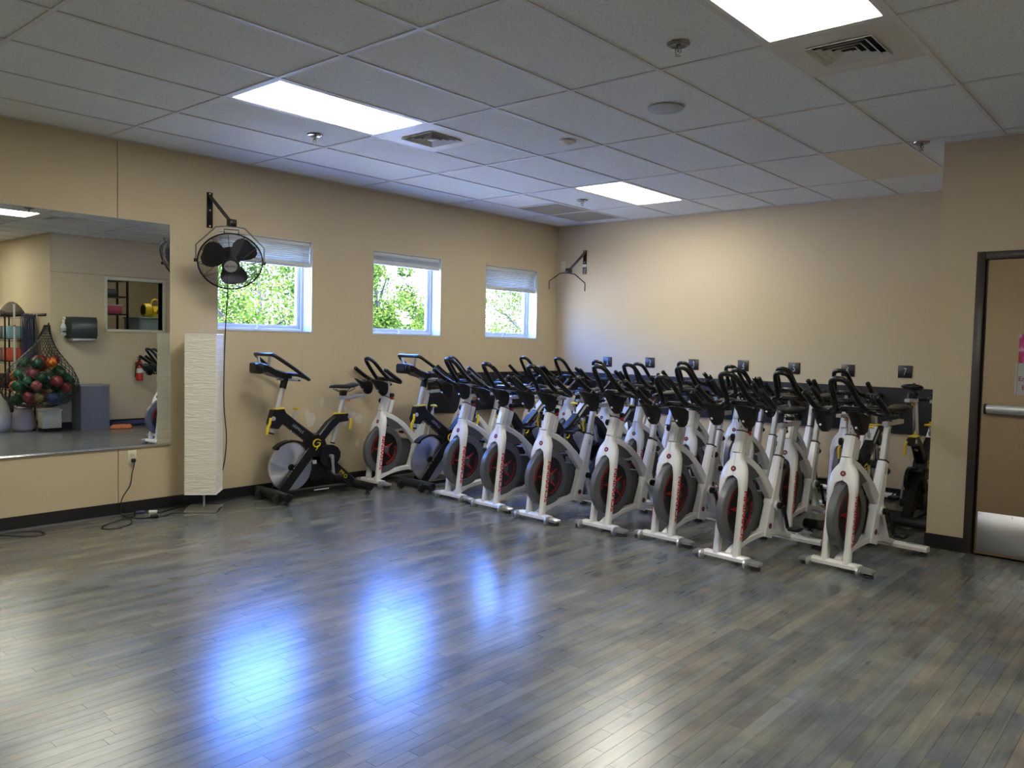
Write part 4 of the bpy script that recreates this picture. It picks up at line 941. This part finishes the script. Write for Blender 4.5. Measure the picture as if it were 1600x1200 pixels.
for r in [.078+.0102*i for i in range(17)]:
    f.tube([(cx_f(r), r*math.cos(2*PI*k/40), r*math.sin(2*PI*k/40)) for k in range(40)], .0011, 4, M=Mh, closed=True)
    g_.tube([(-.10*(1-(r/R0)**2.6), r*math.cos(2*PI*k/40), r*math.sin(2*PI*k/40)) for k in range(40)], .0011, 4, M=Mh, closed=True)
for k in range(12):
    a = 2*PI*k/12+.1; P = [(cx_f(r)-.001, r*math.cos(a), r*math.sin(a)) for r in (.06,.11,.16,.20,.235,.252)]; f.tube(P, .0022, 5, M=Mh)
    P = [(-.10*(1-(r/R0)**2.6), r*math.cos(a), r*math.sin(a)) for r in (.04,.11,.16,.20,.235,.252)]; g_.tube(P, .0022, 5, M=Mh)
tag(f.build('front_grille', M['black'], fan), kind='stuff'); tag(g_.build('rear_grille', M['black'], fan), kind='stuff')
for k in range(3):
    a = .40 + 2*PI*k/3 + PI*.78; f = MB(); secs = []
    for r, w0, pitch in [(.04,.042,.3),(.075,.078,.26),(.12,.106,.22),(.165,.112,.18),(.20,.096,.15),(.224,.052,.14)]:
        q = []
        c = Vector((-.03, r*math.cos(a), r*math.sin(a))); tdir = Vector((0,-math.sin(a),math.cos(a)))
        for s_, th in [(-1,.002),(0,.004),(1,.002),(1,-.001),(0,.001),(-1,-.001)]:
            q.append(tuple(c + tdir*(s_*w0*math.cos(pitch)) + Vector((1,0,0))*(s_*w0*math.sin(pitch)*.6 + th)))
        secs.append(q)
    f.loft(secs, M=Mh); f.build('blade', M['rubber'], fan)
f = MB(); f.lathe([(.062,-.14),(.078,-.12),(.078,-.05),(.05,-.045),(.045,.0)], 24, axis='x', M=Mh); f.build('motor', M['black'], fan)
cp = MB().lathe([(.072,.071),(.070,.079),(.052,.080)], 28, axis='x', M=Mh).build('hub_ring', M['rubber'], fan)
f = MB().lathe([(.069,.0785),(.067,.0825),(.060,.083),(.002,.083)], 28, axis='x', M=Mh).build('hub_badge', M['rubber'], fan)
f = MB().lathe([(.052,.083),(.051,.085),(.002,.0855)], 28, axis='x', M=Mh); bgd = f.build('badge_face', M['alu'], cp)
f = MB(); text(f, 'AIR KING', (0,0,0), (1,0,0), (0,1,0), .027, .85, .006); M_t = Mh @ Matrix(((0,0,1,.0866),(1,0,0,0),(0,1,0,-.008),(0,0,0,1))); f2 = MB(); f2.add(f.v, f.f, M_t); f2.build('lettering', M['dark'], cp, smooth=False)
f = MB().tube([(0,-.055,R0),(0,-.055,R0+.035),(0,.055,R0+.035),(0,.055,R0)], .004, 6, M=Mh); f.build('carry_handle', M['black'], fan)
for q in (-1, 1): MB().cyl((0,q*.250,-.285),(0,q*.280,-.285), .014, 12).build('pivot_knob', M['black'], fan)
cpos = Vector((.405,.810,2.345))
# fan power cable
cb_ = MB().tube(smoothpath([(.37,.80,2.00),(.36,.812,1.821),(.34,.812,1.634),(.33,.809,1.477),(.32,.805,1.168),(.31,.812,.862),(.30,.840,.609),(.26,.850,.42),(.20,.853,.255),(.13,.870,.10),(.09,.90,.03),(.07,.93,.010),(.05,1.0,.006)], 6), .005, 6).build('fan_cable', M['cable']); tag(cb_, 'long black cable dropping from the wall fan to the floor', 'cable')

# second bracket on the far wall (fan removed)
b2 = thing('fan_bracket', 'empty black fan bracket high on the far wall beside the corner', 'bracket', (.446, YF, 2.485), -PI/2)
bracket(b2, 0, .34, -.135)
yo = yoke_geo(b2, .26, .11, .10); yb = MB(); yb.add(yo.v, yo.f, Matrix.Translation((.36,0,-.165)) @ Matrix.Rotation(1.2, 4, 'Z')); yb.build('yoke', M['black'], b2)
f = MB().cyl((.36,0,-.165),(.36,0,-.13), .010, 8); f.build('yoke_bolt', M['black'], b2)
f = MB().box((.0062,-.027,-.06),(.0075,.027,-.025)); f.build('plate_label', M['wht'], b2, smooth=False)

# ================================================================== paper floor lamp
lp = thing('floor_lamp', 'tall square white paper floor lamp beside the mirror, switched off', 'floor lamp', (.235, .675, 0), math.radians(-41.8))
a = .124; f = MB(); secs = []
nz = 60; rl = random.Random(11)
for k in range(nz+1):
    z = .150 + 1.312*k/nz; q = []; j = [rl.uniform(-.0022,.0022) for _ in range(4)]
    for s in range(4):
        p0 = [(-a,-a),(a,-a),(a,a),(-a,a)][s]; p1 = [(a,-a),(a,a),(-a,a),(-a,-a)][s]
        for i in range(5):
            u = i/5; nx, ny = [(0,-1),(1,0),(0,1),(-1,0)][s]; d = rl.uniform(-.0025,.0025) + j[s]
            q.append((p0[0]+(p1[0]-p0[0])*u+nx*d, p0[1]+(p1[1]-p0[1])*u+ny*d, z))
    secs.append(q)
f.loft(secs, caps=False)
f.build('lamp_shade', M['paper'], lp)
f = MB(); 
for z in (.15, 1.462):
    f.tube([(-a,-a,z),(a,-a,z),(a,a,z),(-a,a,z)], .003, 5, closed=True)
f.tube([(-a,0,1.462),(a,0,1.462)], .0025, 5).tube([(0,-a,.15),(0,a,.15)], .0025, 5); f.build('shade_wire', M['white'], lp)
MB().cyl((0,0,.022),(0,0,1.30), .010, 12).build('pole', M['alu'], lp)
f = MB(); N = 8; secs = []
for k in range(N+1):
    x = -.135 + .27*k/N; h = .020 + .012*(1-(x/.135)**2); secs.append([(x,-.125,.004 + .010*(1-(x/.135)**2)),(x,-.125,h),(x,.125,h),(x,.125,.004+.010*(1-(x/.135)**2))])
f.loft(secs); f.build('base', M['steel'], lp)
for sx_, sy_ in ((-1,-1),(1,-1),(-1,1),(1,1)): MB().cyl((sx_*.125,sy_*.115,0),(sx_*.125,sy_*.115,.006), .008, 8).build('foot', M['rubber'], lp)

# cables on the floor
def cable(name, P, lab, r=.0042, n=6): return tag(MB().tube(smoothpath(P, n), r, 6).build(name, M['cable']), lab, 'cable')
oc = MB().tube(smoothpath([(.035,.188,.435),(.040,.185,.40),(.020,.180,.34),(.016,.165,.24),(.020,.110,.16),(.030,.085,.10),(.05,.08,.02),(.11,.095,.006),(.28,.06,.006),(.40,-.03,.006),(.44,-.14,.006),(.37,-.20,.006),(.26,-.12,.006),(.20,.02,.012),(.10,.17,.006),(.055,.17,.006),(.06,.09,.014),(.16,.10,.010),(.24,.16,.006),(.25,.24,.006)], 6), .0045, 6)
oc = tag(oc.build('power_cord', M['cable']), 'black cord plugged in under the mirror and looped on the floor', 'cable')
MB().bbox((.008,.172,.422),(.040,.204,.452), .006).build('wall_plug', M['black'], oc)
f = MB().bbox((-.03,-.018,0),(.03,.018,.026), .006, M=Matrix.Translation((.262,.245,0)) @ Matrix.Rotation(.9, 4, 'Z')); f.build('cord_socket', M['black'], oc)
c2 = cable('lamp_cord', [(.275,.268,.014),(.27,.32,.006),(.22,.42,.006),(.24,.49,.006),(.255,.53,.006),(.235,.58,.008)], 'black lamp cord running from the floor socket to the lamp base')
c3 = cable('extension_cord', [(.045,.30,.006),(.07,.33,.006),(.11,.38,.006),(.075,.46,.006),(.04,.55,.006),(.035,.75,.006),(.04,.92,.006)], 'dark cord with a white plug lying along the baseboard')
f = MB().bbox((-.045,-.012,0),(.02,.012,.022), .005, M=Matrix.Translation((.085,.330,0)) @ Matrix.Rotation(.9, 4, 'Z')); f.build('white_plug', M['wht'], c3)['label'] = 'white plug'
f = MB().bbox((-.05,-.016,0),(.03,.016,.024), .006, M=Matrix.Translation((.035,.245,0)) @ Matrix.Rotation(1.2, 4, 'Z')); f.build('navy_connector', mat('navy_plastic', (.02,.02,.09), .4), c3)
cable('loose_cord', [(.06,-1.2,.006),(.05,-.95,.006),(.08,-.80,.006),(.20,-.72,.006),(.29,-.62,.006),(.27,-.56,.006),(.17,-.55,.006),(.09,-.62,.006),(.06,-.74,.008),(.10,-.86,.006)], 'end of a black cord looped at the left edge below the mirror')

# ================================================================== things seen only in the mirror
tb = thing('waste_bin', 'grey square waste bin reflected in the mirror below the towel dispenser', 'bin', (6.50, 2.455, 0), 0)
f = MB(); a_, b_ = .17, .21; h_ = .66; w_ = .012
for s in (-1, 1): f.box((min(s*a_,s*(a_-w_)),-b_,0),(max(s*a_,s*(a_-w_)),b_,h_)); f.box((-a_+w_,min(s*b_,s*(b_-w_)),0),(a_-w_,max(s*b_,s*(b_-w_)),h_))
f.box((-a_+w_,-b_+w_,0),(a_-w_,b_-w_,.02)); f.build('body', mat('blue_grey_plastic', (.12,.13,.16), .5), tb, smooth=False)
f = MB()
for s in (-1,1): f.bbox((min(s*(a_+.006),s*(a_-.05)),-b_-.006,h_+.0005),(max(s*(a_+.006),s*(a_-.05)),b_+.006,h_+.03), .006); f.bbox((-a_+.05,min(s*(b_+.006),s*(b_-.05)),h_+.0005),(a_-.05,max(s*(b_+.006),s*(b_-.05)),h_+.03), .006)
f.build('lid', mat('grey_bin_lid', (.25,.25,.24), .5), tb)
pt = thing('towel_dispenser', 'dark translucent paper towel dispenser reflected in the mirror', 'dispenser', (XR, 2.375, 1.39), 0)
f = MB(); secs = [[(-.012,-.205,z),( -d,-.205+.02,z),(-d-.015,0,z),(-d,.205-.02,z),(-.012,.205,z)] for z, d in [(.0,.19),(.05,.225),(.28,.215),(.325,.18)]]; f.loft(secs); f.build('cover', mat('smoked_plastic', (.035,.045,.045), .25), pt)
MB().bbox((-.21,-.17,-.045),(-.002,.17,-.0005), .01).build('towel_slot', M['alu'], pt); MB().box((-.012,-.20,.0),(-.0,.20,.32)).build('back_plate', M['black'], pt, smooth=False)
sb = thing('spray_bottle', 'white trigger spray bottle beside the towel dispenser in the mirror', 'bottle', (6.62, 2.115, 1.43), PI)
MB().lathe([(.036,.0),(.04,.01),(.04,.13),(.032,.16),(.014,.19),(.013,.215)], 18).build('bottle', mat('milky_plastic', (.55,.58,.58), .35), sb); 
f = MB(); f.lathe([(.017,.212),(.017,.238),(.010,.242)], 14); f.bbox((-.02,-.012,.24),(.07,.012,.275), .008); f.bar([(.035,0,.24),(.052,0,.20)], .008, .005); f.build('trigger', mat('white_plastic', (.7,.7,.7), .4), sb)
MB().lathe([(.0405,.05),(.0405,.11)], 18).build('label_wrap', mat('blue_grey_label', (.25,.32,.36), .5), sb); MB().tube([(.0,.02,.22),(.0,.045,.23),(.0,.03,.21)], .003, 5).build('hook', M['steel'], sb)
MB().bbox((.036,-.03,.05),(.10,.03,.07), .004).build('wall_clip', M['black'], sb)
fe = thing('fire_extinguisher', 'red fire extinguisher on the wall reflected in the mirror', 'fire extinguisher', (6.63, 3.265, .72), PI)
MB().lathe([(.04,.0),(.055,.01),(.055,.26),(.045,.30),(.02,.325),(.018,.34)], 20).build('cylinder', mat('extinguisher_red', (.45,.02,.015), .3), fe)
MB().lathe([(.0555,.13),(.0555,.20)], 20).build('label_wrap', mat('pale_label', (.6,.6,.55), .5), fe)
f = MB(); f.bbox((-.02,-.015,.335),(.025,.015,.36), .004).bar([(.02,0,.36),(-.07,0,.385)], .008, .004).bar([(.02,0,.35),(-.07,0,.345)], .008, .004); f.build('valve_handle', M['black'], fe)
MB().tube(smoothpath([(.02,.0,.35),(.05,.045,.30),(.02,.070,.20),(.0,.068,.06)], 4), .008, 8).build('hose', M['rubber'], fe)
MB().bbox((-.06,-.04,.20),(-.045+.0,.04,.30), .004) ; MB().bbox((-.090,-.03,.1),(-.055,.03,.30), .004).build('wall_bracket', M['black'], fe)
w5 = bpy.data.objects.new('window_4', None); C.objects.link(w5); w5.location = (XR, 2.80, 1.545); struct(w5)
f = MB(); f.bbox((-.014,-.045,-.045),(.16,.0,.825), .003).bbox((-.014,.89,-.045),(.16,.935,.825), .003).bbox((-.014,0,-.045),(.16,.89,0), .003).bbox((-.014,0,.78),(.16,.89,.825), .003); f.build('window_frame', M['beige_trim'], w5)
MB().add([(.07,.0005,.0005),(.07,.8895,.0005),(.07,.8895,.7795),(.07,.0005,.7795)],[(0,1,2,3)]).build('pane', M['glass'], w5, smooth=False)
# orange cloth and rolled mat
rc_ = random.Random(4); n = 14; V = []; Fc = []
for i in range(n):
    for j in range(n):
        x = (i/(n-1)-.5)*.30*(1-.3*abs(j/(n-1)-.5)); y = (j/(n-1)-.5)*.36*(1-.35*abs(i/(n-1)-.5)); e_ = min(i, j, n-1-i, n-1-j)
        z = .004 + (.006 if e_ == 0 else .02+.028*abs(math.sin(i*1.1+j*.6))*min(1, e_/2)+rc_.uniform(0,.008)); V.append((x, y, z))
for i in range(n-1):
    for j in range(n-1): Fc.append((i*n+j,(i+1)*n+j,(i+1)*n+j+1,i*n+j+1))
o = MB().add(V, Fc).build('cleaning_cloth', mat('orange_cloth', (.62,.20,.09), .9, bump=.3, bscale=120)); o.location = (6.35, 2.85, 0); o.rotation_euler = (0,0,.5)
sm = o.modifiers.new('thickness', 'SOLIDIFY'); sm.thickness = .004; tag(o, 'crumpled orange cloth on the floor reflected in the mirror', 'cloth')
f = MB()
for k in range(60):
    pass
sp_ = [(0, (.045-.0006*i)*math.cos(i*.42), .047+(.045-.0006*i)*math.sin(i*.42)) for i in range(46)]
secs = [[(0, y, z) for _, y, z in sp_] , [(0, y, z) for _, y, z in sp_]]
f = MB(); L_ = .86; V = [(x_, z_, h_) for x_ in () for z_ in () for h_ in ()]
V = [(p[1], -L_/2, p[2]) for p in sp_] + [(p[1], L_/2, p[2]) for p in sp_]; n = len(sp_); f.add(V, [(i, i+1, n+i+1, n+i) for i in range(n-1)])
o = f.build('rolled_mat', mat('navy_foam', (.035,.04,.12), .7)); o.location = (6.60, 3.22, 0); sm = o.modifiers.new('thickness', 'SOLIDIFY'); sm.thickness = .004; tag(o, 'dark blue exercise mat rolled up along the skirting, seen in the mirror', 'mat')

# net bag of balls hanging at the corner
nb = thing('ball_net', 'black net sack hanging full of coloured balls, reflected in the mirror', 'net bag', (6.36, 1.70, .38), 0)
cxn, cyn = 0, 0; prof = [(.14,.0),(.32,.05),(.42,.14),(.47,.27),(.46,.40),(.38,.56),(.27,.70),(.16,.84),(.09,.98),(.05,1.10),(.03,1.20)]
f = MB(); na = 28
def netp(k, i):
    r, z = prof[i]; t_ = z/1.2; ox = .24*max(0, t_-.35)**1.2*1.55; oy = .19*max(0, t_-.35)**1.2*1.55
    a = 2*PI*k/na; return (ox + r*.72*math.cos(a), oy + r*1.1*math.sin(a), z)
pd_ = []
def prof_at(t_):
    x_ = t_*(len(prof)-1); i = min(int(x_), len(prof)-2); q = x_-i; return prof[i][0]*(1-q)+prof[i+1][0]*q, prof[i][1]*(1-q)+prof[i+1][1]*q
for s in (-1, 1):
    for k in range(na):
        P = []
        for j in range(23):
            r, z = prof_at(j/22); t_ = z/1.2; u_ = 1.55*max(0, t_-.35)**1.2; a = 2*PI*k/na + s*j*.16; P.append((.24*u_ + (r+.006)*.72*math.cos(a), .19*u_ + (r+.006)*1.1*math.sin(a), z))
        f.tube(P, .0042, 3)
tag(f.build('netting', M['cable'], nb), kind='stuff')
MB().tube([(.24*1.0,.19,1.19),(.27,.215,1.23),(.285,.225,1.21)], .010, 6).build('drawstring', M['cable'], nb)
rb2 = random.Random(9); balls = []; cols = {'green':(.012,.10,.035),'dark green':(.008,.042,.02),'orange':(.60,.14,.01),'red':(.20,.022,.02),'pink':(.24,.055,.06),'blue':(.022,.045,.11),'olive yellow':(.16,.12,.03)}
names = ['green','dark green','red','green','blue','pink','olive yellow','dark green','red','green','orange','dark green','green','red','dark green','orange','pink','green','dark green','olive yellow','green','red','dark green','blue','green','dark green','orange','green','pink','dark green','green','red','dark green','orange','green','red','dark green','pink']
tries = 0; bm_ = {c: mat('ball_'+c.replace(' ', '_'), v, .4) for c, v in cols.items()}; bcount = {}
where = ['at the bottom of', 'low in', 'in the middle of', 'high in', 'at the top of']
while len(balls) < 36 and tries < 40000:
    tries += 1; r = .125 if len(balls) < 4 else rb2.choice([.085, .09, .105, .075])
    z = rb2.uniform(.10, .72); rr = 0
    for i in range(len(prof)-1):
        if prof[i][1] <= z <= prof[i+1][1]: q = (z-prof[i][1])/(prof[i+1][1]-prof[i][1]); rr = prof[i][0]*(1-q)+prof[i+1][0]*q
    a = rb2.uniform(0, 2*PI); dd = rb2.uniform(.0, 1.0)**.5; mx_ = max(0, rr-r)
    p = Vector((mx_*.72*dd*math.cos(a), mx_*1.1*dd*math.sin(a), z))
    u_ = 1.55*max(0, z/1.2-.35)**1.2; p += Vector((.24*u_, .19*u_, 0))
    if z-r < .01 or (p.x+6.36+r > XR-.005 and p.y+1.70+r > YA-.01): continue
    if all((p-b[0]).length > (r+b[1])*.90 for b in balls): balls.append((p, r))
balls.sort(key=lambda b: b[0].z)
for i, (p, r) in enumerate(balls):
    cn = names[i]; o = MB().ball((0,0,0), r, 20, 12).build('ball', bm_[cn]); o.location = Vector((6.36,1.70,.38))+p
    lv = where[min(4, int(i/len(balls)*5))]; tag(o, '%s %s ball %s the net sack' % ('large' if r > .11 else 'small' if r < .087 else 'medium', cn, lv), 'ball', '%s balls %s the net sack' % (cn, lv))
# laundry bags and carton under/left of the net
def sack(name, lab, loc, sc, col, seed, h=.7, tie=True):
    rd = random.Random(seed); f = MB(); secs = []
    for k in range(13):
        t_ = k/12; r = [.8,1.0,1.05,1.06,1.03,.98,.9,.8,.68,.52,.34,.18,.10][k] if tie else [.9,1.05,1.1,1.1,1.08,1.05,1.0,.97,.9,.8,.6,.35,.1][k]
        secs.append([(sc[0]*r*math.cos(2*PI*i/28)*(1+.06*math.sin(i*1.9+seed)*(t_+.15)), sc[1]*r*math.sin(2*PI*i/28)*(1+.06*math.cos(i*2.3)*(t_+.15)), h*t_) for i in range(28)])
    f.loft(secs); t = thing(name, lab, 'sack', loc, 0); f.build('cloth', mat('cloth_'+str(seed), col, .85, bump=.3, bscale=18), t, ang=70)
    f = MB(); rr = .10 if tie else .55; zz = h*(.985 if tie else .80)
    f.tube([((rr+.02)*sc[0]*1.4*math.cos(2*PI*i/16), (rr+.02)*sc[1]*1.4*math.sin(2*PI*i/16), zz) for i in range(16)], .006, 5, closed=True); f.build('drawstring', M['cable'], t); return t
sack('laundry_sack', 'tall white fabric sack at the left edge of the mirror reflection', (6.98, 1.27, 0), (.22,.22), (.50,.50,.46), 21, .74)
sack('pillow_sack', 'slumped pale pink sack under the net in the mirror', (6.86, 1.64, 0), (.15,.14), (.42,.36,.37), 22, .42, False)
cb = thing('storage_carton', 'low cream carton standing under the ball net in the mirror', 'box', (6.58, 1.90, 0), 0); MB().bbox((-.10,-.13,.05),(.10,.13,.30), .006).build('carton_body', mat('cream_card', (.55,.52,.42), .8), cb); MB().bbox((-.11,-.14,.3005),(.11,.14,.33), .006).build('carton_lid', mat('cream_card_lid', (.6,.57,.47), .8), cb); MB().box((-.09,-.12,0),(.09,.12,.0495)).build('plinth', M['black'], cb, smooth=False)
# wire rack with blocks, ropes and pole
rk = thing('storage_rack', 'dark wire shelving rack at the left edge of the mirror', 'rack', (7.78, 1.72, 0), 0)
for sx_ in (-1,1):
    for sy_ in (-1,1): MB().cyl((sx_*.55,sy_*.20,0),(sx_*.55,sy_*.20,1.74), .013, 10).build('post', M['black'], rk)
shz = [.25, .62, 1.02, 1.36, 1.72]
for z in shz:
    f = MB(); f.tube([(-.55,-.20,z),(.55,-.20,z),(.55,.20,z),(-.55,.20,z)], .006, 5, closed=True).tube([(-.55,-.20,z-.03),(.55,-.20,z-.03),(.55,.20,z-.03),(-.55,.20,z-.03)], .004, 5, closed=True)
    for k in range(1, 26): x = -.55+1.1*k/26; f.tube([(x,-.20,z),(x,.20,z)], .0022, 4)
    for k in range(0, 26): x = -.55+1.1*k/26; f.tube([(x,-.20,z-.03),(x+.02,-.20,z)], .002, 4)
    f.build('shelf', M['black'], rk)
for i, (dx, sh, col, cn) in enumerate([(-.40,3,(.22,.38,.42),'pale blue'),(-.12,3,(.10,.10,.10),'charcoal'),(.2,3,(.07,.06,.06),'black'),(-.38,2,(.60,.10,.05),'orange red'),(-.08,2,(.15,.14,.13),'grey'),(.25,2,(.09,.05,.05),'maroon'),(-.35,1,(.08,.03,.035),'dark maroon'),(.05,1,(.06,.03,.03),'brown'),(-.3,0,(.05,.04,.05),'dark purple')]):
    o = MB().bbox((-.12,-.15,0),(.12,.15,.19), .012).build('foam_block', mat('foam_'+cn.replace(' ','_'), col, .8)); o.location = (7.78+dx, 1.72, shz[sh]+.008); tag(o, '%s foam block on the rack %s' % (cn, ['bottom shelf','second shelf','third shelf','fourth shelf'][sh]), 'foam block', 'foam blocks on the wire rack')
f = MB(); f.loft([[(.22*s*math.cos(a)*.9, .15*s*math.sin(a), z+.02*math.sin(3*a)) for a in [2*PI*k/16 for k in range(16)]] for s, z in [(1,.03),(1.08,.08),(.85,.13),(.5,.19),(.12,.22)]]); o = f.build('folded_bag', mat('brown_canvas', (.11,.085,.06), .85)); o.location = (7.55,1.72,1.70); tag(o, 'brown canvas bag slumped on top of the wire rack', 'bag')
hk = thing('rope_hook', 'wall hook strip holding the jump ropes', 'hook', (7.02, YA, 1.74)); MB().bbox((-.15,-.012,-.02),(.21,0,.02), .004).build('rail', M['black'], hk)
for k in range(5): MB().tube([(-.12+k*.075,-.012,0),(-.12+k*.075,-.17,-.005),(-.12+k*.075,-.17,.015)], .004, 6).build('peg', M['steel'], hk)
for k in range(5):
    x = 6.90+k*.065; f = MB()
    for j in range(3):
        w_ = .018+.006*j; f.tube(smoothpath([(0,-.05*j,-.002),(w_,-.05*j-.01,-.15),(w_*1.5,-.05*j,-.55-.05*j),(0,-.05*j,-.62-.05*j),(-w_*1.5,-.05*j,-.5),(-w_,-.05*j,-.12),(0,-.05*j,.002)], 4), .005, 5)
    t = thing('jump_rope', 'dark blue jump rope, %s of five hanging beside the rack' % ['nearest the corner','second','middle','fourth','nearest the rack'][k], 'jump rope', (x, YA-.14, 1.748), 0, 'jump ropes on pegs'); f.build('cord', mat('navy_rope', (.03,.035,.09), .6), t)
    for q in (-1,1): MB().cyl((q*.02,-.02,-.62),(q*.022,-.02,-.76), .011, 8).build('handle', M['black'], t)
pl = thing('training_pole', 'white pole standing in front of the ropes, reflected in the mirror', 'pole', (7.08, 1.60, 0)); MB().cyl((0,0,0),(0,0,1.88), .015, 12).build('shaft', mat('white_pole', (.6,.6,.56), .4), pl); MB().cyl((0,0,1.55),(0,0,1.57), .0155, 12).build('red_band', M['red'], pl); MB().cyl((0,0,1.88),(0,0,1.885), .017, 12).build('end_cap', M['wht'], pl)
# store room behind the mirrored window
sh_ = thing('store_shelving', 'shelving seen through the store room window in the mirror', 'shelving', (7.95, 3.27, 0))
for dx in (-.2,.2):
    for dy in (-.30,.30): MB().box((dx-.015,dy-.015,0),(dx+.015,dy+.015,2.4)).build('upright', M['black'], sh_, smooth=False)
for z in (.5,1.1,1.80,2.10,2.38): MB().box((-.215,-.315,z),(.215,.315,z+.02)).build('shelf', M['black'], sh_, smooth=False)
for (yy, z, sz_, col, cn) in [(3.08,1.821,(.15,.14,.16),(.16,.10,.22),'purple box beside the pink one on the store shelf'),(3.37,1.821,(.15,.13,.155),(.55,.10,.16),'pink and white box on the store room shelf'),(3.20,2.121,(.16,.20,.12),(.05,.06,.07),'dark plastic tray stack on the upper store shelf'),(3.15,1.121,(.16,.2,.3),(.10,.12,.11),'grey green bundle on the lower store shelf')]:
    t = thing('storage_box', cn, 'box', (7.93, yy, z)); MB().bbox((-sz_[0],-sz_[1],0),(sz_[0],sz_[1],sz_[2]*.9), .008).build('box_body', mat('box_'+cn.split()[0], col, .6), t); MB().bbox((-sz_[0]-.004,-sz_[1]-.004,sz_[2]*.9+.0005),(sz_[0]+.004,sz_[1]+.004,sz_[2]), .004).build('box_lid', M['wht'] if 'pink' in cn else M['grey'], t)
bc = thing('store_cabinet', 'blue grey cabinet below the yellow blower in the store room', 'cabinet', (7.75, 4.24, 0)); MB().bbox((-.3,-.60,0),(.3,.60,1.745), .01).build('body', mat('blue_grey_steel', (.22,.30,.36), .45), bc); MB().bbox((-.31,-.61,1.7455),(.31,.61,1.775), .006).build('top', mat('blue_grey_top', (.30,.38,.42), .45), bc)
for q in (-1,1): MB().bbox((-.312,q*.30-.28,.1),(-.3005,q*.30+.28,1.68), .006).build('cabinet_door', mat('blue_grey_door', (.24,.33,.38), .45), bc)
yb_ = thing('air_blower', 'yellow air blower on the cabinet in the store room', 'blower', (7.72, 3.99, 1.776), 0)
f = MB(); f.loft([[(x,y,z) for x, z in [(-.14,0),(-.16,.10),(-.10,.20),(.10,.20),(.16,.10),(.14,0)]] for y in (-.04,.16)]); f.build('housing', M['yellow'], yb_)
MB().lathe([(.115,-.16),(.12,-.15),(.12,-.05),(.10,-.0401)], 24, axis='y', M=Matrix.Translation((0,0,.125))).build('fan_scroll', M['yellow'], yb_); MB().lathe([(.09,-.168),(.09,-.1605)], 24, axis='y', M=Matrix.Translation((0,0,.125))).build('intake_grille', M['black'], yb_)
MB().tube(smoothpath([(0,-.02,.2),(0,.0,.29),(0,.06,.32),(0,.12,.28),(0,.14,.2)], 4), .014, 8).build('handle', M['yellow'], yb_); MB().bbox((-.164,.01,.06),(-.155,.12,.13), .004).build('control_panel', M['black'], yb_)
for k, (yy, c_) in enumerate([(4.30,'red'),(4.42,'red')]):
    t = thing('wrapping_tube', ['red tube standing nearest the blower in the store room','red tube standing farther right in the store room'][k], 'tube', (7.75, yy, 1.776)); MB().cyl((0,0,0),(0,-.02,.50), .045, 14).build('tube_body', M['red'], t); MB().cyl((0,-.02,.5005),(0,-.021,.52), .047, 14).build('tube_cap', M['wht'], t)
ll = thing('ceiling_light', 'store room ceiling light behind the mirrored window', 'ceiling light', (7.6, 3.9, H)); MB().box((-.28,-.5,-.0),(.28,.5,.04)).build('housing', M['ltrim'], ll, smooth=False); MB().box((-.27,-.49,-.006),(.27,.49,-.0005)).build('diffuser', emit('store_light', (1,.93,.82), 5.0), ll, smooth=False)
